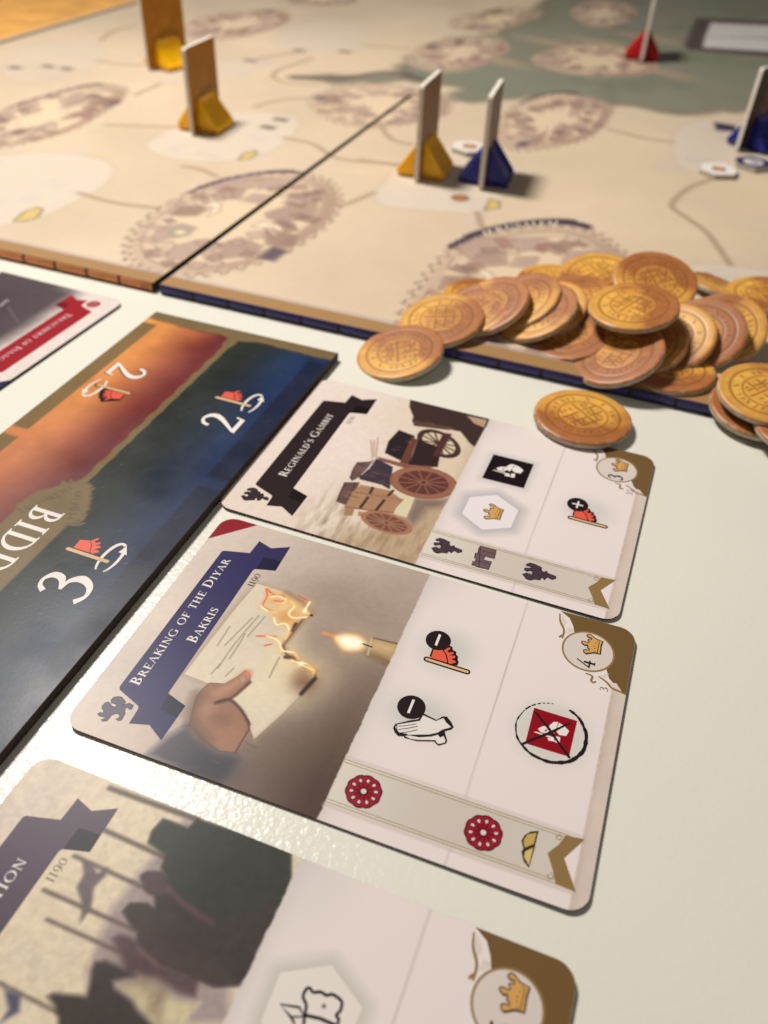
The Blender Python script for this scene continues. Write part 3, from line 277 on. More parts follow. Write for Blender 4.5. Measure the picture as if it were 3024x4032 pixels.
COIN_LABEL = {'A': 'coin at the left end of the pile, half off the map board onto the table',
  'B': 'coin second from the left end, overlapped by the leftmost coin',
  'C': 'coin third from the left in the leaning row',
  'D': 'coin mostly hidden behind the left end of the leaning row',
  'E': 'coin fourth from the left in the leaning row, only its right crescent showing',
  'F': 'coin fifth from the left in the leaning row with wide gold crescent',
  'F2': 'coin mostly hidden behind the middle of the leaning row, in front of the city print',
  'G': 'coin sixth from the left in the leaning row',
  'H': 'coin at the right end of the left leaning row, thin gold crescent showing',
  'I': 'coin below the left leaning row with bright lower rim',
  'J': 'coin lying flat on top of the middle of the pile, whole face showing',
  'K': 'bright gold coin at the back of the pile left of the highest one',
  'L': 'highest coin at the back of the pile, behind the flat whole one',
  'M': 'pinkish coin wedged behind the flat top coin',
  'N': 'pinkish coin in the middle of the pile nearest the dark blue board edge',
  'O': 'coin showing a narrow crescent under the flat top coin, right side',
  'P': 'second coin of the right leaning row with gold upper half',
  'Q': 'third coin of the right leaning row, brown and wide',
  'R': 'last coin of the right leaning row at the right frame edge',
  'S': 'coin lying flat on the board edge in the shadow under the right row',
  'T': 'uppermost coin of the small stack at the lower right frame edge',
  'U': 'lowest coin of the small stack at the lower right, resting on the table',
  'V': 'coin between the two others of the small stack at the right edge',
  'W': 'single coin lying alone on the table touching the wagon card',
  'X': 'flat coin behind the right leaning row, left of the two at the back',
  'Y': 'rearmost coin at the right frame edge behind the right leaning row'}
STA_ANG = 52
# ------------------------------------------------------------------ serif lettering (cap height 1, y up), drawn as shapes
def _band(cx,cy,rx,ry,a0,a1,wv,wh,n=20):
    A = np.radians(np.linspace(a0,a1,n)); o = np.stack([cx+rx*np.cos(A),cy+ry*np.sin(A)],1); i = np.stack([cx+(rx-wv)*np.cos(A),cy+(ry-wh)*np.sin(A)],1)
    return ('s',o,i)
def _nib(pts,w,n=7):
    P = smooth_line(pts,n); w = np.interp(np.linspace(0,1,len(P)),np.linspace(0,1,len(w)),w)
    d = np.gradient(P,axis=0); d /= np.linalg.norm(d,axis=1)[:,None]+1e-9; q = np.stack([-d[:,1],d[:,0]],1)
    return ('s',P+q*w[:,None]/2,P-q*w[:,None]/2)
def _q(*p): return ('p',p)
def _st(x,y0=0.0,y1=1.0,w=0.15): return _q((x,y0),(x+w,y0),(x+w,y1),(x,y1))
def _sf(x0,x1,y): return _q((x0,y),(x1,y),(x1-0.03,y+0.05),(x0+0.03,y+0.05)) if y < 0.5 else _q((x0,y),(x1,y),(x1-0.03,y-0.05),(x0+0.03,y-0.05))
T_ = 0.06
def _bar(x0,x1,y,drop=0,up=0):
    r = [_q((x0,y),(x1,y),(x1,y+T_),(x0,y+T_))]
    if drop: r.append(_q((x1-0.05,y+T_),(x1,y+T_),(x1+0.02,y-drop),(x1-0.01,y-drop)))
    if up: r.append(_q((x1-0.05,y),(x1,y),(x1+0.03,y+up),(x1,y+up)))
    return r
def _E(f=False):
    g = [_st(0.08),_sf(0,0.2,1)]+_bar(0.1,0.54,0.94,0.16)+_bar(0.2,0.44,0.49)+[_q((0.41,0.40),(0.44,0.40),(0.44,0.64),(0.41,0.64))]
    return g+([_sf(0,0.34,0)] if f else [_sf(0,0.2,0)]+_bar(0.1,0.56,0.0,0,0.2))
GL = {
'I':([_st(0.09),_sf(0,0.33,0),_sf(0,0.33,1)],0.38),
'E':(_E(),0.64),'F':(_E(True),0.58),
'L':([_st(0.09),_sf(0,0.33,1),_sf(0,0.2,0)]+_bar(0.1,0.54,0,0,0.22),0.60),
'T':([_st(0.25),_sf(0.15,0.5,0)]+_bar(0.03,0.62,0.94,0.18)+[_q((0.03,1),(0.08,1),(0.04,0.76),(0.01,0.76))],0.67),
'H':([_st(0.09),_st(0.58),_sf(0,0.33,0),_sf(0,0.33,1),_sf(0.49,0.82,0),_sf(0.49,0.82,1)]+_bar(0.2,0.62,0.48),0.87),
'N':([_q((0.11,0),(0.17,0),(0.17,0.9),(0.11,0.95)),_q((0.62,0),(0.68,0),(0.68,1),(0.62,1)),_q((0.02,1),(0.22,1),(0.68,0.0),(0.6,0.0)),_sf(0.02,0.27,0),_sf(0.53,0.78,1)],0.83),
'M':([_q((0.09,0),(0.15,0),(0.20,1),(0.13,1)),_st(0.72,0,1,0.14),_q((0.10,1),(0.26,1),(0.51,0.12),(0.44,0.05)),_q((0.76,1),(0.70,1),(0.44,0.05),(0.50,0.08)),_sf(0,0.24,0),_sf(0.63,0.95,0),_sf(0.72,0.95,1)],1.0),
'K':([_st(0.09),_sf(0,0.33,0),_sf(0,0.33,1),_q((0.22,0.46),(0.28,0.42),(0.64,0.98),(0.57,0.98)),_q((0.30,0.58),(0.42,0.62),(0.76,0.02),(0.58,0.02)),_sf(0.47,0.72,1),_sf(0.54,0.80,0)],0.80),
'R':([_st(0.09),_sf(0,0.33,0),_sf(0,0.25,1),_band(0.22,0.73,0.33,0.27,-90,90,0.14,0.06),_q((0.28,0.48),(0.43,0.50),(0.74,0.0),(0.57,0.0)),_sf(0.56,0.78,0)],0.76),
'P':([_st(0.09),_sf(0,0.33,0),_sf(0,0.25,1),_band(0.22,0.71,0.33,0.29,-90,90,0.14,0.06)],0.62),
'B':([_st(0.09),_sf(0,0.25,0),_sf(0,0.25,1),_band(0.22,0.75,0.28,0.25,-90,90,0.13,0.06),_band(0.22,0.27,0.36,0.27,-90,90,0.14,0.06)],0.66),
'D':([_st(0.09),_sf(0,0.25,0),_sf(0,0.25,1),_band(0.24,0.5,0.52,0.5,-90,90,0.15,0.06)],0.84),
'O':([_band(0.44,0.5,0.42,0.52,0,360,0.14,0.06,40)],0.90),
'G':([_band(0.46,0.5,0.44,0.52,48,332,0.14,0.06,34),_st(0.68,0.06,0.46,0.14),_q((0.58,0.46),(0.90,0.46),(0.88,0.41),(0.60,0.41)),_q((0.72,0.74),(0.76,0.74),(0.76,1.0),(0.73,1.0))],0.93),
'C':([_band(0.46,0.5,0.44,0.52,46,315,0.14,0.06,32),_q((0.72,0.72),(0.76,0.72),(0.76,1.0),(0.73,1.0))],0.80),
'S':([_nib([(0.46,0.80),(0.36,0.95),(0.20,0.95),(0.10,0.80),(0.16,0.63),(0.36,0.46),(0.44,0.28),(0.36,0.07),(0.20,0.03),(0.06,0.20)],[0.05,0.06,0.06,0.11,0.15,0.16,0.15,0.10,0.06,0.06,0.05]),_q((0.44,0.74),(0.48,0.74),(0.48,1.0),(0.45,1.0)),_q((0.04,0.0),(0.07,0.0),(0.09,0.26),(0.05,0.26))],0.54),
'A':([_q((0.06,0),(0.12,0),(0.40,1.0),(0.35,1.02)),_q((0.30,1.02),(0.40,1.02),(0.74,0),(0.57,0)),_q((0.20,0.34),(0.56,0.34),(0.56,0.39),(0.21,0.39)),_sf(-0.02,0.22,0),_sf(0.48,0.82,0)],0.80),
'Y':([_q((0.06,1),(0.24,1),(0.44,0.46),(0.30,0.42)),_q((0.60,1),(0.66,1),(0.42,0.44),(0.37,0.48)),_st(0.28,0,0.5),_sf(0.18,0.53,0),_sf(0,0.30,1),_sf(0.52,0.74,1)],0.74),
"'":([_q((0.05,1.05),(0.16,1.05),(0.11,0.72),(0.07,0.72))],0.22),
'2':([_nib([(0.10,0.74),(0.14,0.90),(0.30,0.99),(0.46,0.88),(0.48,0.70),(0.36,0.46),(0.08,0.07)],[0.08,0.09,0.07,0.13,0.15,0.11,0.06]),_q((0.04,0.0),(0.58,0.0),(0.58,0.12),(0.06,0.12)),_q((0.52,0.0),(0.58,0.0),(0.63,0.24),(0.58,0.24))],0.66),
'3':([_nib([(0.08,0.80),(0.16,0.94),(0.30,0.98),(0.43,0.86),(0.40,0.66),(0.20,0.53)],[0.10,0.08,0.07,0.13,0.13,0.05]),_nib([(0.20,0.53),(0.40,0.50),(0.51,0.30),(0.42,0.06),(0.22,-0.02),(0.05,0.10)],[0.05,0.09,0.16,0.12,0.07,0.12])],0.62),
'4':([_q((0.42,0),(0.55,0),(0.55,0.62),(0.42,0.62)),_q((0.02,0.26),(0.70,0.26),(0.70,0.34),(0.02,0.34)),_q((0.02,0.30),(0.10,0.30),(0.62,1.02),(0.54,1.02)),_sf(0.34,0.64,0)],0.74),
'5':([_nib([(0.14,0.56),(0.34,0.60),(0.50,0.42),(0.46,0.14),(0.26,-0.01),(0.06,0.08)],[0.05,0.07,0.14,0.14,0.07,0.12]),_q((0.12,0.56),(0.17,0.56),(0.22,1),(0.16,1)),_q((0.16,0.88),(0.50,0.90),(0.54,1.02),(0.16,1.0))],0.60),
'9':([_band(0.28,0.60,0.27,0.36,0,360,0.11,0.06,32),_nib([(0.50,0.62),(0.50,0.36),(0.38,0.06),(0.12,-0.14)],[0.10,0.12,0.09,0.04])],0.60),
'0':([_band(0.30,0.46,0.29,0.46,0,360,0.11,0.05,32)],0.64),
'1':([_st(0.09,0,0.9,0.13),_sf(0,0.31,0),_q((0,0.93),(0.31,0.93),(0.29,0.88),(0.02,0.88))],0.40),
'-':([_q((0.02,0.4),(0.4,0.4),(0.4,0.5),(0.02,0.5))],0.45),
'J':([_st(0.16,0.12,1.0),_sf(0.06,0.4,1),_nib([(0.235,0.2),(0.2,0.02),(0.08,-0.06),(0.0,-0.02)],[0.15,0.10,0.06,0.08])],0.42),
'U':([_st(0.09,0.3),_q((0.58,0.3),(0.64,0.3),(0.64,1),(0.58,1)),_sf(0,0.33,1),_sf(0.49,0.75,1),_band(0.365,0.32,0.275,0.34,180,360,0.12,0.07)],0.80),
' ':([],0.30)}
def text(ink, s, x0, ybase, w, cap, col, small=0.78, frame=None):
    """letters along +x from x0, baseline ybase (print space, y down), fitted to width w; frame maps (x,y) print -> print"""
    items = []; adv = 0
    for ch in s:
        k = small if ch.islower() else 1.0
        g, a = GL[ch.upper()]; items.append((g,adv,k)); adv += a*k+0.045
    fx = w/adv; k0 = ink.k; kmax = k0
    for g,ax,k in items:
        ink.k = k0
        for sh in g:
            def tr(P):
                P = np.asarray(P,float); Q = np.stack([x0+(ax+P[:,0]*k)*fx, ybase-P[:,1]*k*cap],1)
                return frame(Q) if frame else Q
            if sh[0] == 'p': ink.poly(tr(sh[1]),col)
            else: ink.strip(tr(sh[1]),tr(sh[2]),col)
        kmax = max(kmax,ink.k)
    ink.k = kmax

# ------------------------------------------------------------------ printed symbols in card print space (x right, y down, mm)
BLACK = (38,26,28); RED = (222,92,72); TAN = (214,176,132); CROWN = (206,156,88); PAPER = (230,220,216); GOLD = (140,112,70); BROWN = (112,86,52)
def at(name, o, k=1.0): return np.asarray(D[name],float)*k+np.asarray(o,float)
def flag_icon(ink, o, k=1.0, sign='-', outline=True, rot=False):
    def P(n):
        a = np.asarray(D[n],float)*k
        return (-a if rot else a)+np.asarray(o,float)
    p = P('fl_pole')
    if outline: ink.poly(P('fl_black'),BLACK)
    ink.poly(P('fl_red'),RED); ink.poly(P('fl_red2'),RED)
    ink.line([P('fl_red')[1],P('fl_red')[2],P('fl_red')[3]],0.22*k,BLACK if outline else (150,50,45),sm=4)
    if outline: ink.cap(p[0],p[1],0.60*k,BLACK)
    ink.cap(p[0],p[1],(0.27 if outline else 0.36)*k,TAN)
    if sign:
        c = P('fl_disc')[0]; ink.disc(c,2.38*k,BLACK)
        if sign == '-': ink.poly(P('fl_bar'),PAPER)
        else:
            ink.poly([(c[0]-1.25,c[1]-0.2),(c[0]+1.25,c[1]-0.2),(c[0]+1.25,c[1]+0.2),(c[0]-1.25,c[1]+0.2)],PAPER)
            ink.poly([(c[0]-0.2,c[1]-1.25),(c[0]+0.2,c[1]-1.25),(c[0]+0.2,c[1]+1.25),(c[0]-0.2,c[1]+1.25)],PAPER)
def crown_icon(ink, o, k=1.0):
    P = at('crown',o,k); ink.poly(P,CROWN); ink.line(P,0.2*k,BLACK,closed=True)
    ink.line(at('crown_line',o,k),0.13*k,BLACK,sm=4)
    for d in at('crown_dots',o,k): ink.disc(d,0.11*k,BLACK,8)
def soldier(ink, o, k, bg):
    for i in range(7): ink.poly(at('so%d'%i,o,k),(228,218,212) if i < 6 else bg)
def flower(ink, c, R_):
    def sc(r,n=80): return [(c[0]+r*(1+0.055*abs(math.cos(5*a)))*math.cos(a),c[1]+r*(1+0.055*abs(math.cos(5*a)))*math.sin(a)) for a in (2*math.pi*k/n for k in range(n))]
    ink.poly(sc(R_),(52,12,18)); ink.poly(sc(R_*0.93),(158,26,44))
    for k in range(10):
        a = 2*math.pi*(k+0.5)/10-0.3; d = np.array([math.cos(a),math.sin(a)]); e = np.array([-d[1],d[0]]); cc = np.array(c)+d*R_*0.68
        for s_,col in ((1.0,(60,12,20)),(0.62,(214,200,188))):
            ink.poly([cc+d*R_*0.19*s_*math.cos(t)+e*R_*0.13*s_*math.sin(t)*(1+0.3*math.cos(t)) for t in (2*math.pi*j/12 for j in range(12))],col)
        ink.line([np.array(c)+d*R_*0.24,np.array(c)+d*R_*0.44+e*R_*0.06],R_*0.035,(70,10,22))
        a2 = 2*math.pi*k/10-0.3; d2 = np.array([math.cos(a2),math.sin(a2)]); ink.line([np.array(c)+d2*R_*0.2,np.array(c)+d2*R_*0.55],R_*0.05,(92,12,28))
    ink.disc(c,R_*0.23,(60,12,20),20); ink.disc(c,R_*0.16,(216,202,190),20)
def eagle(ink, o, k=1.0):
    P = np.asarray(D['eagle1'],float); P = (P-P.mean(0))*k+np.asarray(o,float)
    ink.poly(P,(72,56,64)); ink.line(P,0.17*k,(34,24,30),closed=True)
    m = P.mean(0)
    for i in (1,8,14,20,25): ink.line([P[i]*0.75+m*0.25,P[i]*0.3+m*0.7],0.1*k,(34,24,30))

# ------------------------------------------------------------------ one playing card (print space 57.3 x 88)
CW, CH, CT = 57.28, 88.0, 0.34
BANNER = [(10.2,4.5),(47.1,4.5),(47.5,4.8),(48.9,10.0),(52.9,10.2),(51.9,13.4),(53.8,16.9),(46.3,17.1),(45.2,13.1),(44.6,12.85),(12.1,13.0),(10.9,17.1),(3.4,16.9),(5.3,13.5),(4.3,10.2),(7.4,10.0),(7.9,9.7),(9.6,4.9)]
def card_root(pose, label):
    x, y, t = pose; o = (x+math.sin(t)*CW*MM, y-math.cos(t)*CW*MM, 0.0002)
    r = empty('playing_card', o, t+math.pi/2); tag(r,label,'card','playing cards on the white table')
    ol = []
    rr_ = round_rect(CW,CH,3.3)
    for a_,b_ in zip(rr_,rr_[1:]+rr_[:1]):
        n_ = max(1,int(math.dist(a_,b_)/3)); ol += [(a_[0]+(b_[0]-a_[0])*k/n_,a_[1]+(b_[1]-a_[1])*k/n_) for k in range(n_)]
    slab('card_stock',ol,0.0,CT,r,M_EDGE,cap=False)
    return r
def card_face(step=0.27):
    ys = np.concatenate([np.arange(0,47.2,step),np.linspace(47.2,CH,int((CH-47.2)/max(step,0.3))+1)])
    return Ras(np.linspace(0,CW,int(CW/step)+1),ys)
def paper_panel(ra, seed):
    X,Y = ra.X,ra.Y
    ty = 46.35+0.14*(fbm(X,0*X,3.0,seed)-0.5)*2+0.16*(vnoise(X,0*X,0.6,seed+9)-0.5)
    by = 85.45+0.09*(vnoise(X,0*X,0.7,seed+5)-0.5)*2
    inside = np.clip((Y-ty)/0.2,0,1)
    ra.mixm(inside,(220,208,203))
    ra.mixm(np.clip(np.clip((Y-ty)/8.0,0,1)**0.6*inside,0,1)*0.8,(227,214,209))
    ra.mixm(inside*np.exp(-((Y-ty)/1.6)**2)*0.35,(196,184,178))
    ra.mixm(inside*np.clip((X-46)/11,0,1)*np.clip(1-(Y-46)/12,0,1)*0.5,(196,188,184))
    m = np.clip((Y-by)/0.15,0,1)
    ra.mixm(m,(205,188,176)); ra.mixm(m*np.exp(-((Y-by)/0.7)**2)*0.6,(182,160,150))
    ra.mixm(m*np.clip(fbm(X,Y,5,seed+3)-0.3,0,1),(222,206,192))
    ra.line([(0,66.9),(57.3,66.6)],0.22,(182,166,168),0.2,0.8)
    ra.poly([(11.7,46.4),(11.7,86.0),(12.1,86.2),(12.1,46.4)],(190,174,166),0.5,0.5); ra.poly([(3.0,46.2),(3.0,86.2),(2.4,86.4),(2.4,46.2)],(196,178,172),0.5,0.6)
    rib = [(11.6,46.4),(11.6,85.8),(7.5,83.4),(3.0,86.0),(3.0,46.4)]
    ra.poly(rib,(206,196,184),0.18)
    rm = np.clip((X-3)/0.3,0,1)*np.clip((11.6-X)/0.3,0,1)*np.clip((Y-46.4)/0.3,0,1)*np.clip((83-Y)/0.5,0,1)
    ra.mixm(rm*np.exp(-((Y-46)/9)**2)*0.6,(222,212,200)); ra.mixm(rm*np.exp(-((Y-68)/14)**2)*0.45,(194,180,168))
def card_trim(root, seed, badge='4', number='3', z=CT+0.02):
    k = Ink()
    for x in (11.35,10.85,3.25,3.75): k.line([(x,y_) for y_ in np.linspace(46.5,83.6,16)],0.11,(166,142,98))
    k.poly([(11.6,85.8),(7.5,83.4),(3.0,86.0),(3.15,83.0),(4.0,82.6),(5.0,82.2),(7.4,80.9),(9.3,82.2),(10.3,82.6),(11.2,82.9)],GOLD)
    for c in ((10.5,81.9),(4.0,81.9)): k.line([(c[0]+0.6*math.cos(a)*(1-a/9),c[1]+0.6*math.sin(a)*(1-a/9)) for a in np.linspace(0,6.5,20)],0.13,(158,132,86))
    k.build('ribbon_trim',root,z)
    b = Ink()
    cx, cy, cr = 49.0, 80.0, 4.72
    edge = []
    for a in range(0,91,9): edge.append((CW-3.3+3.3*math.sin(math.radians(a))-0.03,CH-3.3+3.3*math.cos(math.radians(a))-0.03))
    pts = [(41.3,CH-0.03)]+edge+[(CW-0.03,73.2),(56.0,75.2),(54.3,76.2)]
    arc = [(cx+(cr+0.1)*math.cos(a),cy+(cr+0.1)*math.sin(a)) for a in np.radians(np.linspace(-42,128,30))]
    b.poly(pts+arc+[(44.0,84.6),(42.6,86.2)],BROWN)
    for n in ('leafhole1','leafhole2','leafhole3','leafhole4'): b.poly(D[n],(212,198,190))
    for n in ('swirl1','swirl2','swirl3','swirl4'): b.line(np.clip(D[n],0,[CW-0.05,CH-0.05]),[0.25,0.42,0.42,0.28],(140,112,68),sm=5)
    b.disc((cx,cy),cr,(210,197,188)); b.ring((cx,cy),cr,0.36,(142,116,74))
    bo = b.build('corner_badge',root,z)
    i = Ink(); crown_icon(i,np.array([50.75,79.9])-(np.asarray(D['crown']).mean(0)),1.0); i.build('crown',bo,z+0.12)
    i = Ink(); text(i,badge,45.0,81.7,1.95,3.3,BLACK); i.build('numeral',bo,z+0.12)
    if not number: return
    i = Ink(); text(i,number,40.5 if len(number) > 1 else 40.75,84.8,1.0*len(number)+0.1,1.4,(120,104,106)); i.build('card_number',root,z)
def card_banner(root, col, lines, year_col=BLACK, z=CT+0.02):
    k = Ink(); k.poly(BANNER,col)
    dk = tuple(int(c*0.62) for c in col)
    k.poly([(45.2,13.2),(48.9,13.3),(49.2,16.9),(46.4,17.05)],dk); k.poly([(12.0,13.1),(8.6,13.4),(8.3,16.9),(10.9,17.0)],dk)
    b = k.build('title_banner',root,z)
    t = Ink()
    for s,x0,yb,w,cap in lines: text(t,s,x0,yb,w,cap,(226,216,210))
    t.build('title_lettering',b,z+0.02)
    y = Ink(); text(y,'1190',40.5,15.0,3.8,1.4,year_col); y.build('year',root,z)
    return b
PI2 = 2*math.pi
def bow(root, lift):
    """slight bow of the card stock: the two short ends rise a little off the table"""
    st = list(root.children)
    while st:
        o = st.pop(); st += list(o.children); me = o.data; co = np.empty(len(me.vertices)*3); me.vertices.foreach_get('co',co); co = co.reshape(-1,3)
        Y_ = -co[:,1]/MM; c_ = (Y_.min()+Y_.max())/2
        if Y_.max()-Y_.min() < 20: co[:,2] += lift*MM*(((c_-44)/44)**2+2*(c_-44)/44*(Y_-c_)/44)     # small print: tangent plane, keeps its layers in order
        else: co[:,2] += lift*MM*((Y_-44)/44)**2
        me.vertices.foreach_set('co',co.ravel()); me.update()
# ---- card with the burning letter
def card_burning():
    r = card_root(POSE[2],'card with burning letter, candle and dark blue title banner, middle of the row')
    ra = card_face(0.125); ra.ks = 0.5; A = D['A2']; X,Y = ra.X,ra.Y
    ra.base((206,190,176))
    ra.mixm(np.clip((Y-6)/36,0,1)**0.8,(160,140,126))
    ra.mixm(np.clip((Y-20)/24,0,1)*np.clip((38-X)/34,0,1)**0.7,(84,66,58))
    ra.mixm(np.clip((X-36)/20,0,1)*0.55,(196,178,166))
    ra.mixm(np.clip(1-Y/9,0,1)*0.7,(214,200,188)); ra.mixm(np.clip(1-X/9,0,1)*np.clip((24-Y)/12,0,1)*0.7,(210,190,176))
    for c,rx,ry,col,a in (((44,30),7,9,(146,128,116),0.6),((52,22),6,8,(188,170,158),0.6),((40,39),5,5,(150,132,122),0.4),((30,37),9,6,(140,120,108),0.3)): ra.blob(c,rx,ry,col,a)
    n = fbm(X,Y,14,21); ra.img *= (0.95+0.10*n)[...,None]
    ra.poly(A['sleeve'],(86,82,88),0.9); ra.blob(np.mean(A['sleeve'],0)+[-2,2],5,6,(60,56,64),0.7); ra.line(A['cuff'],1.2,(106,102,106),0.9,0.5,sm=4)
    for i in range(14):
        q = np.mean(A['sleeve'],0)+rng.uniform(-6,6,2); ra.line([q,q+[rng.uniform(-1,1),rng.uniform(1,3)]],0.3,(70,66,74) if i%2 else (104,100,106),0.5,0.35)
    ra.poly(A['letter'],(150,126,104),0.9,0.5,0.3); ra.poly(A['letter'],(216,200,178),0.12); ra.line(A['letter'][15:19],0.16,(120,98,80),0.15,0.7); ra.line(A['letter'][0:4],0.14,(176,160,140),0.15,0.7); ra.line(A['letter'][18:],0.16,(130,108,90),0.15,0.7)
    L = np.mean(A['letter'],0); ra.blob(L+[-3,7],5,6,(230,212,172),0.8); ra.blob(L+[-9,3],4,7,(224,210,180),0.7); ra.blob(L+[6,-3],6,4,(204,192,174),0.8); ra.blob(L+[1,2],6,3,(222,204,168),0.6)
    ra.line(A['letter'][15:19],0.5,(176,154,126),0.6,0.5)
    for i in range(9): ra.line(A['wr%d'%i],0.26,(150,134,114),0.25,0.85,sm=3)
    ra.poly(A['amber'],(222,172,110),0.8,0.75); ra.blob(np.mean(A['amber'],0)+[-1.5,1.0],1.8,1.4,(196,134,66),0.6); ra.blob(np.mean(A['amber'],0)+[1,-1],1.5,1.2,(236,206,150),0.7)
    ra.blob(A['bdot'][1],2.6,2.6,(112,80,62),0.8); ra.blob(A['bdot'][2],2.2,1.4,(160,120,88),0.6)
    for i in range(3): ra.line(A['bu%d'%i],0.75,(52,36,30),0.5,0.9,sm=3)
    ra.line([A['letter'][8],A['letter'][9],A['letter'][10],A['letter'][11]],0.5,(96,68,48),0.4,0.7)
    ra.line(A['letter'][5:15],0.7,(126,90,62),0.7,0.6); ra.line(A['letter'][11:16],0.35,(60,42,34),0.3,0.7)
    for i in range(5): ra.line(A['rd%d'%i],0.55,(232,150,104),0.5,0.6,sm=4); ra.line(A['rd%d'%i],0.24,(204,78,50),0.2,0.8,sm=4)
    for i in range(8):
        q = A['fl%d'%i]; ra.line(q,1.0,(236,176,100),0.9,0.4,sm=4); ra.line(q,0.5,(250,214,140),0.45,0.7,sm=4); ra.line(q[:-1],0.26,(255,248,224),0.22,0.85,sm=4)
    for i in (0,5): ra.blob(np.array(A['fl%d'%i][1]),0.6,0.5,(255,250,224),0.95)
    ra.blob(A['bdot'][0],0.35,0.35,(48,34,28),0.95,4)
    ra.poly(A['hand'],(78,56,48),0.25,0.85,0.12); ra.poly(A['hand'],(152,112,90),0.15)
    ra.line(A['hand_left'],1.8,(104,80,66),1.2,0.75,sm=4); ra.blob(A['palm'][0],2.4,2.6,(170,122,98),0.7); ra.blob(A['palm'][1],1.8,1.6,(172,132,106),0.7); ra.blob(A['palm'][3],1.4,2.0,(118,86,70),0.5)
    ra.line(A['thumb_hi'],1.5,(186,142,112),0.9,0.85,sm=4); ra.line(A['thumb_low'],0.6,(92,62,50),0.5,0.8,sm=4); ra.line(A['hand_dark'],0.5,(78,54,46),0.5,0.85,sm=3)
    ra.blob(A['palm'][2],0.8,0.7,(218,128,98),0.85); ra.poly(A['nail'],(150,108,92),0.25,0.9,0.12); ra.poly(A['nail'],(186,148,128),0.2,0.9)
    ra.line(A['hand'][8:12],0.25,(80,58,50),0.25,0.7)
    ra.poly(A['candle'],(176,148,106),0.2); ra.line(A['candle_hi'],1.4,(214,180,128),0.9,0.8); ra.line(A['candle_low'],1.1,(106,84,60),0.8,0.85); ra.line(A['candle'][0:2],0.35,(104,80,58),0.25,0.9); ra.line([A['candle'][3],A['candle'][0]],0.4,(210,180,136),0.3,0.8)
    f = np.array(A['flc'][0]); ra.blob(f,4.5,4.5,(206,176,146),0.4); ra.line(A['flame_tail'],0.7,(232,150,90),0.5,0.85,sm=4)
    ra.poly(smooth_line(A['flame'],4,True),(248,192,112),0.7,0.95,0.25); ra.poly(smooth_line(A['flame'],4,True),(255,250,228),0.7,1.0,-0.25); ra.line(A['wick'],0.28,(50,40,36),0.2)
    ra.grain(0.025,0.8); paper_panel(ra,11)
    # soft print glow around symbols
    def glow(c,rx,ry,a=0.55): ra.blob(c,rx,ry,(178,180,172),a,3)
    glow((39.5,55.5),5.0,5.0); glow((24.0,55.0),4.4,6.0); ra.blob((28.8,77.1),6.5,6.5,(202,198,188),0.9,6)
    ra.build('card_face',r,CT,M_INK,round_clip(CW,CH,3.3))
    z = CT+0.02
    k = Ink(); a = []
    for g in range(-90,1,10): a.append((CW-3.3+3.3*math.cos(math.radians(g))-0.02,3.3+3.3*math.sin(math.radians(g))+0.02))
    k.poly([(49.4,0.02)]+a+[(CW-0.02,7.6)],(138,28,40)); k.build('red_corner',r,z)
    b = card_banner(r,(48,42,86),[('Breaking of the Diyar',11.5,7.45,34.2,1.95),('Bakris',23.6,11.75,9.3,2.0)])
    k = Ink(); k.poly(D['lion'],(92,82,100)); k.line(D['lion'],0.18,(70,58,74),closed=True); k.build('lion_emblem',r,z)
    card_trim(r,3,'4','3')
    k = Ink(); flag_icon(k,(36.15,52.5)); k.build('minus_flag_symbol',r,z)
    k = Ink(); k.poly(D['h_black'],BLACK); k.disc(D['h_disc'][0],2.48,BLACK); k.poly(D['h_bar'],PAPER)
    k.poly(D['h_white'],(224,214,208)); k.poly(D['h_white2'],(224,214,208)); k.poly(D['h_wrist'],BLACK)
    for i in range(4): k.line(D['h_l%d'%i],0.14,BLACK,sm=4)
    k.build('minus_praying_hands_symbol',r,z)
    k = Ink(); c = np.array([28.9,77.1]); R0 = 5.95
    k.poly([(32.75,73.3),(32.75,80.85),(25.15,80.85),(25.1,73.45)],(140,18,30)); soldier(k,(28.9,77.1),8.2,(140,18,30))
    k.line(D['x1'],[0.35,0.45,0.5,0.42,0.5],BLACK,sm=4); k.line(D['x2'],[0.45,0.5,0.55,0.4,0.25],BLACK,sm=4)
    th = np.radians(np.linspace(20,298,90)); rr = R0*(1+0.012*np.sin(th*3+1)+0.006*np.sin(th*11))
    w = 0.42+0.26*np.sin((th-0.3)*0.9)+0.08*np.sin(th*17)+0.05*np.sin(th*29)
    k.line([(c[0]+r_*math.cos(t),c[1]+r_*math.sin(t)) for r_,t in zip(rr,th)],np.clip(w,0.14,0.8),BLACK)
    for t0,t1,w_ in ((300,312,0.3),(314,322,0.26),(325,331,0.22),(334,338,0.2),(341,346,0.18),(349,352,0.15)):
        t = np.radians(np.linspace(t0,t1,6)); k.line([(c[0]+R0*math.cos(q),c[1]+R0*math.sin(q)) for q in t],w_,BLACK)
    k.build('crossed_soldier_symbol',r,z)
    for cc in ((7.0,51.4),(7.1,71.0)):
        k = Ink(); flower(k,cc,2.85); k.build('flower_rosette',r,z)
    k = Ink(); k.poly(D['bread'],(62,46,34)); k.poly(D['bread1'],(190,160,90)); k.poly(D['bread2'],(208,182,112)); k.build('grain_symbol',r,z)
    return r
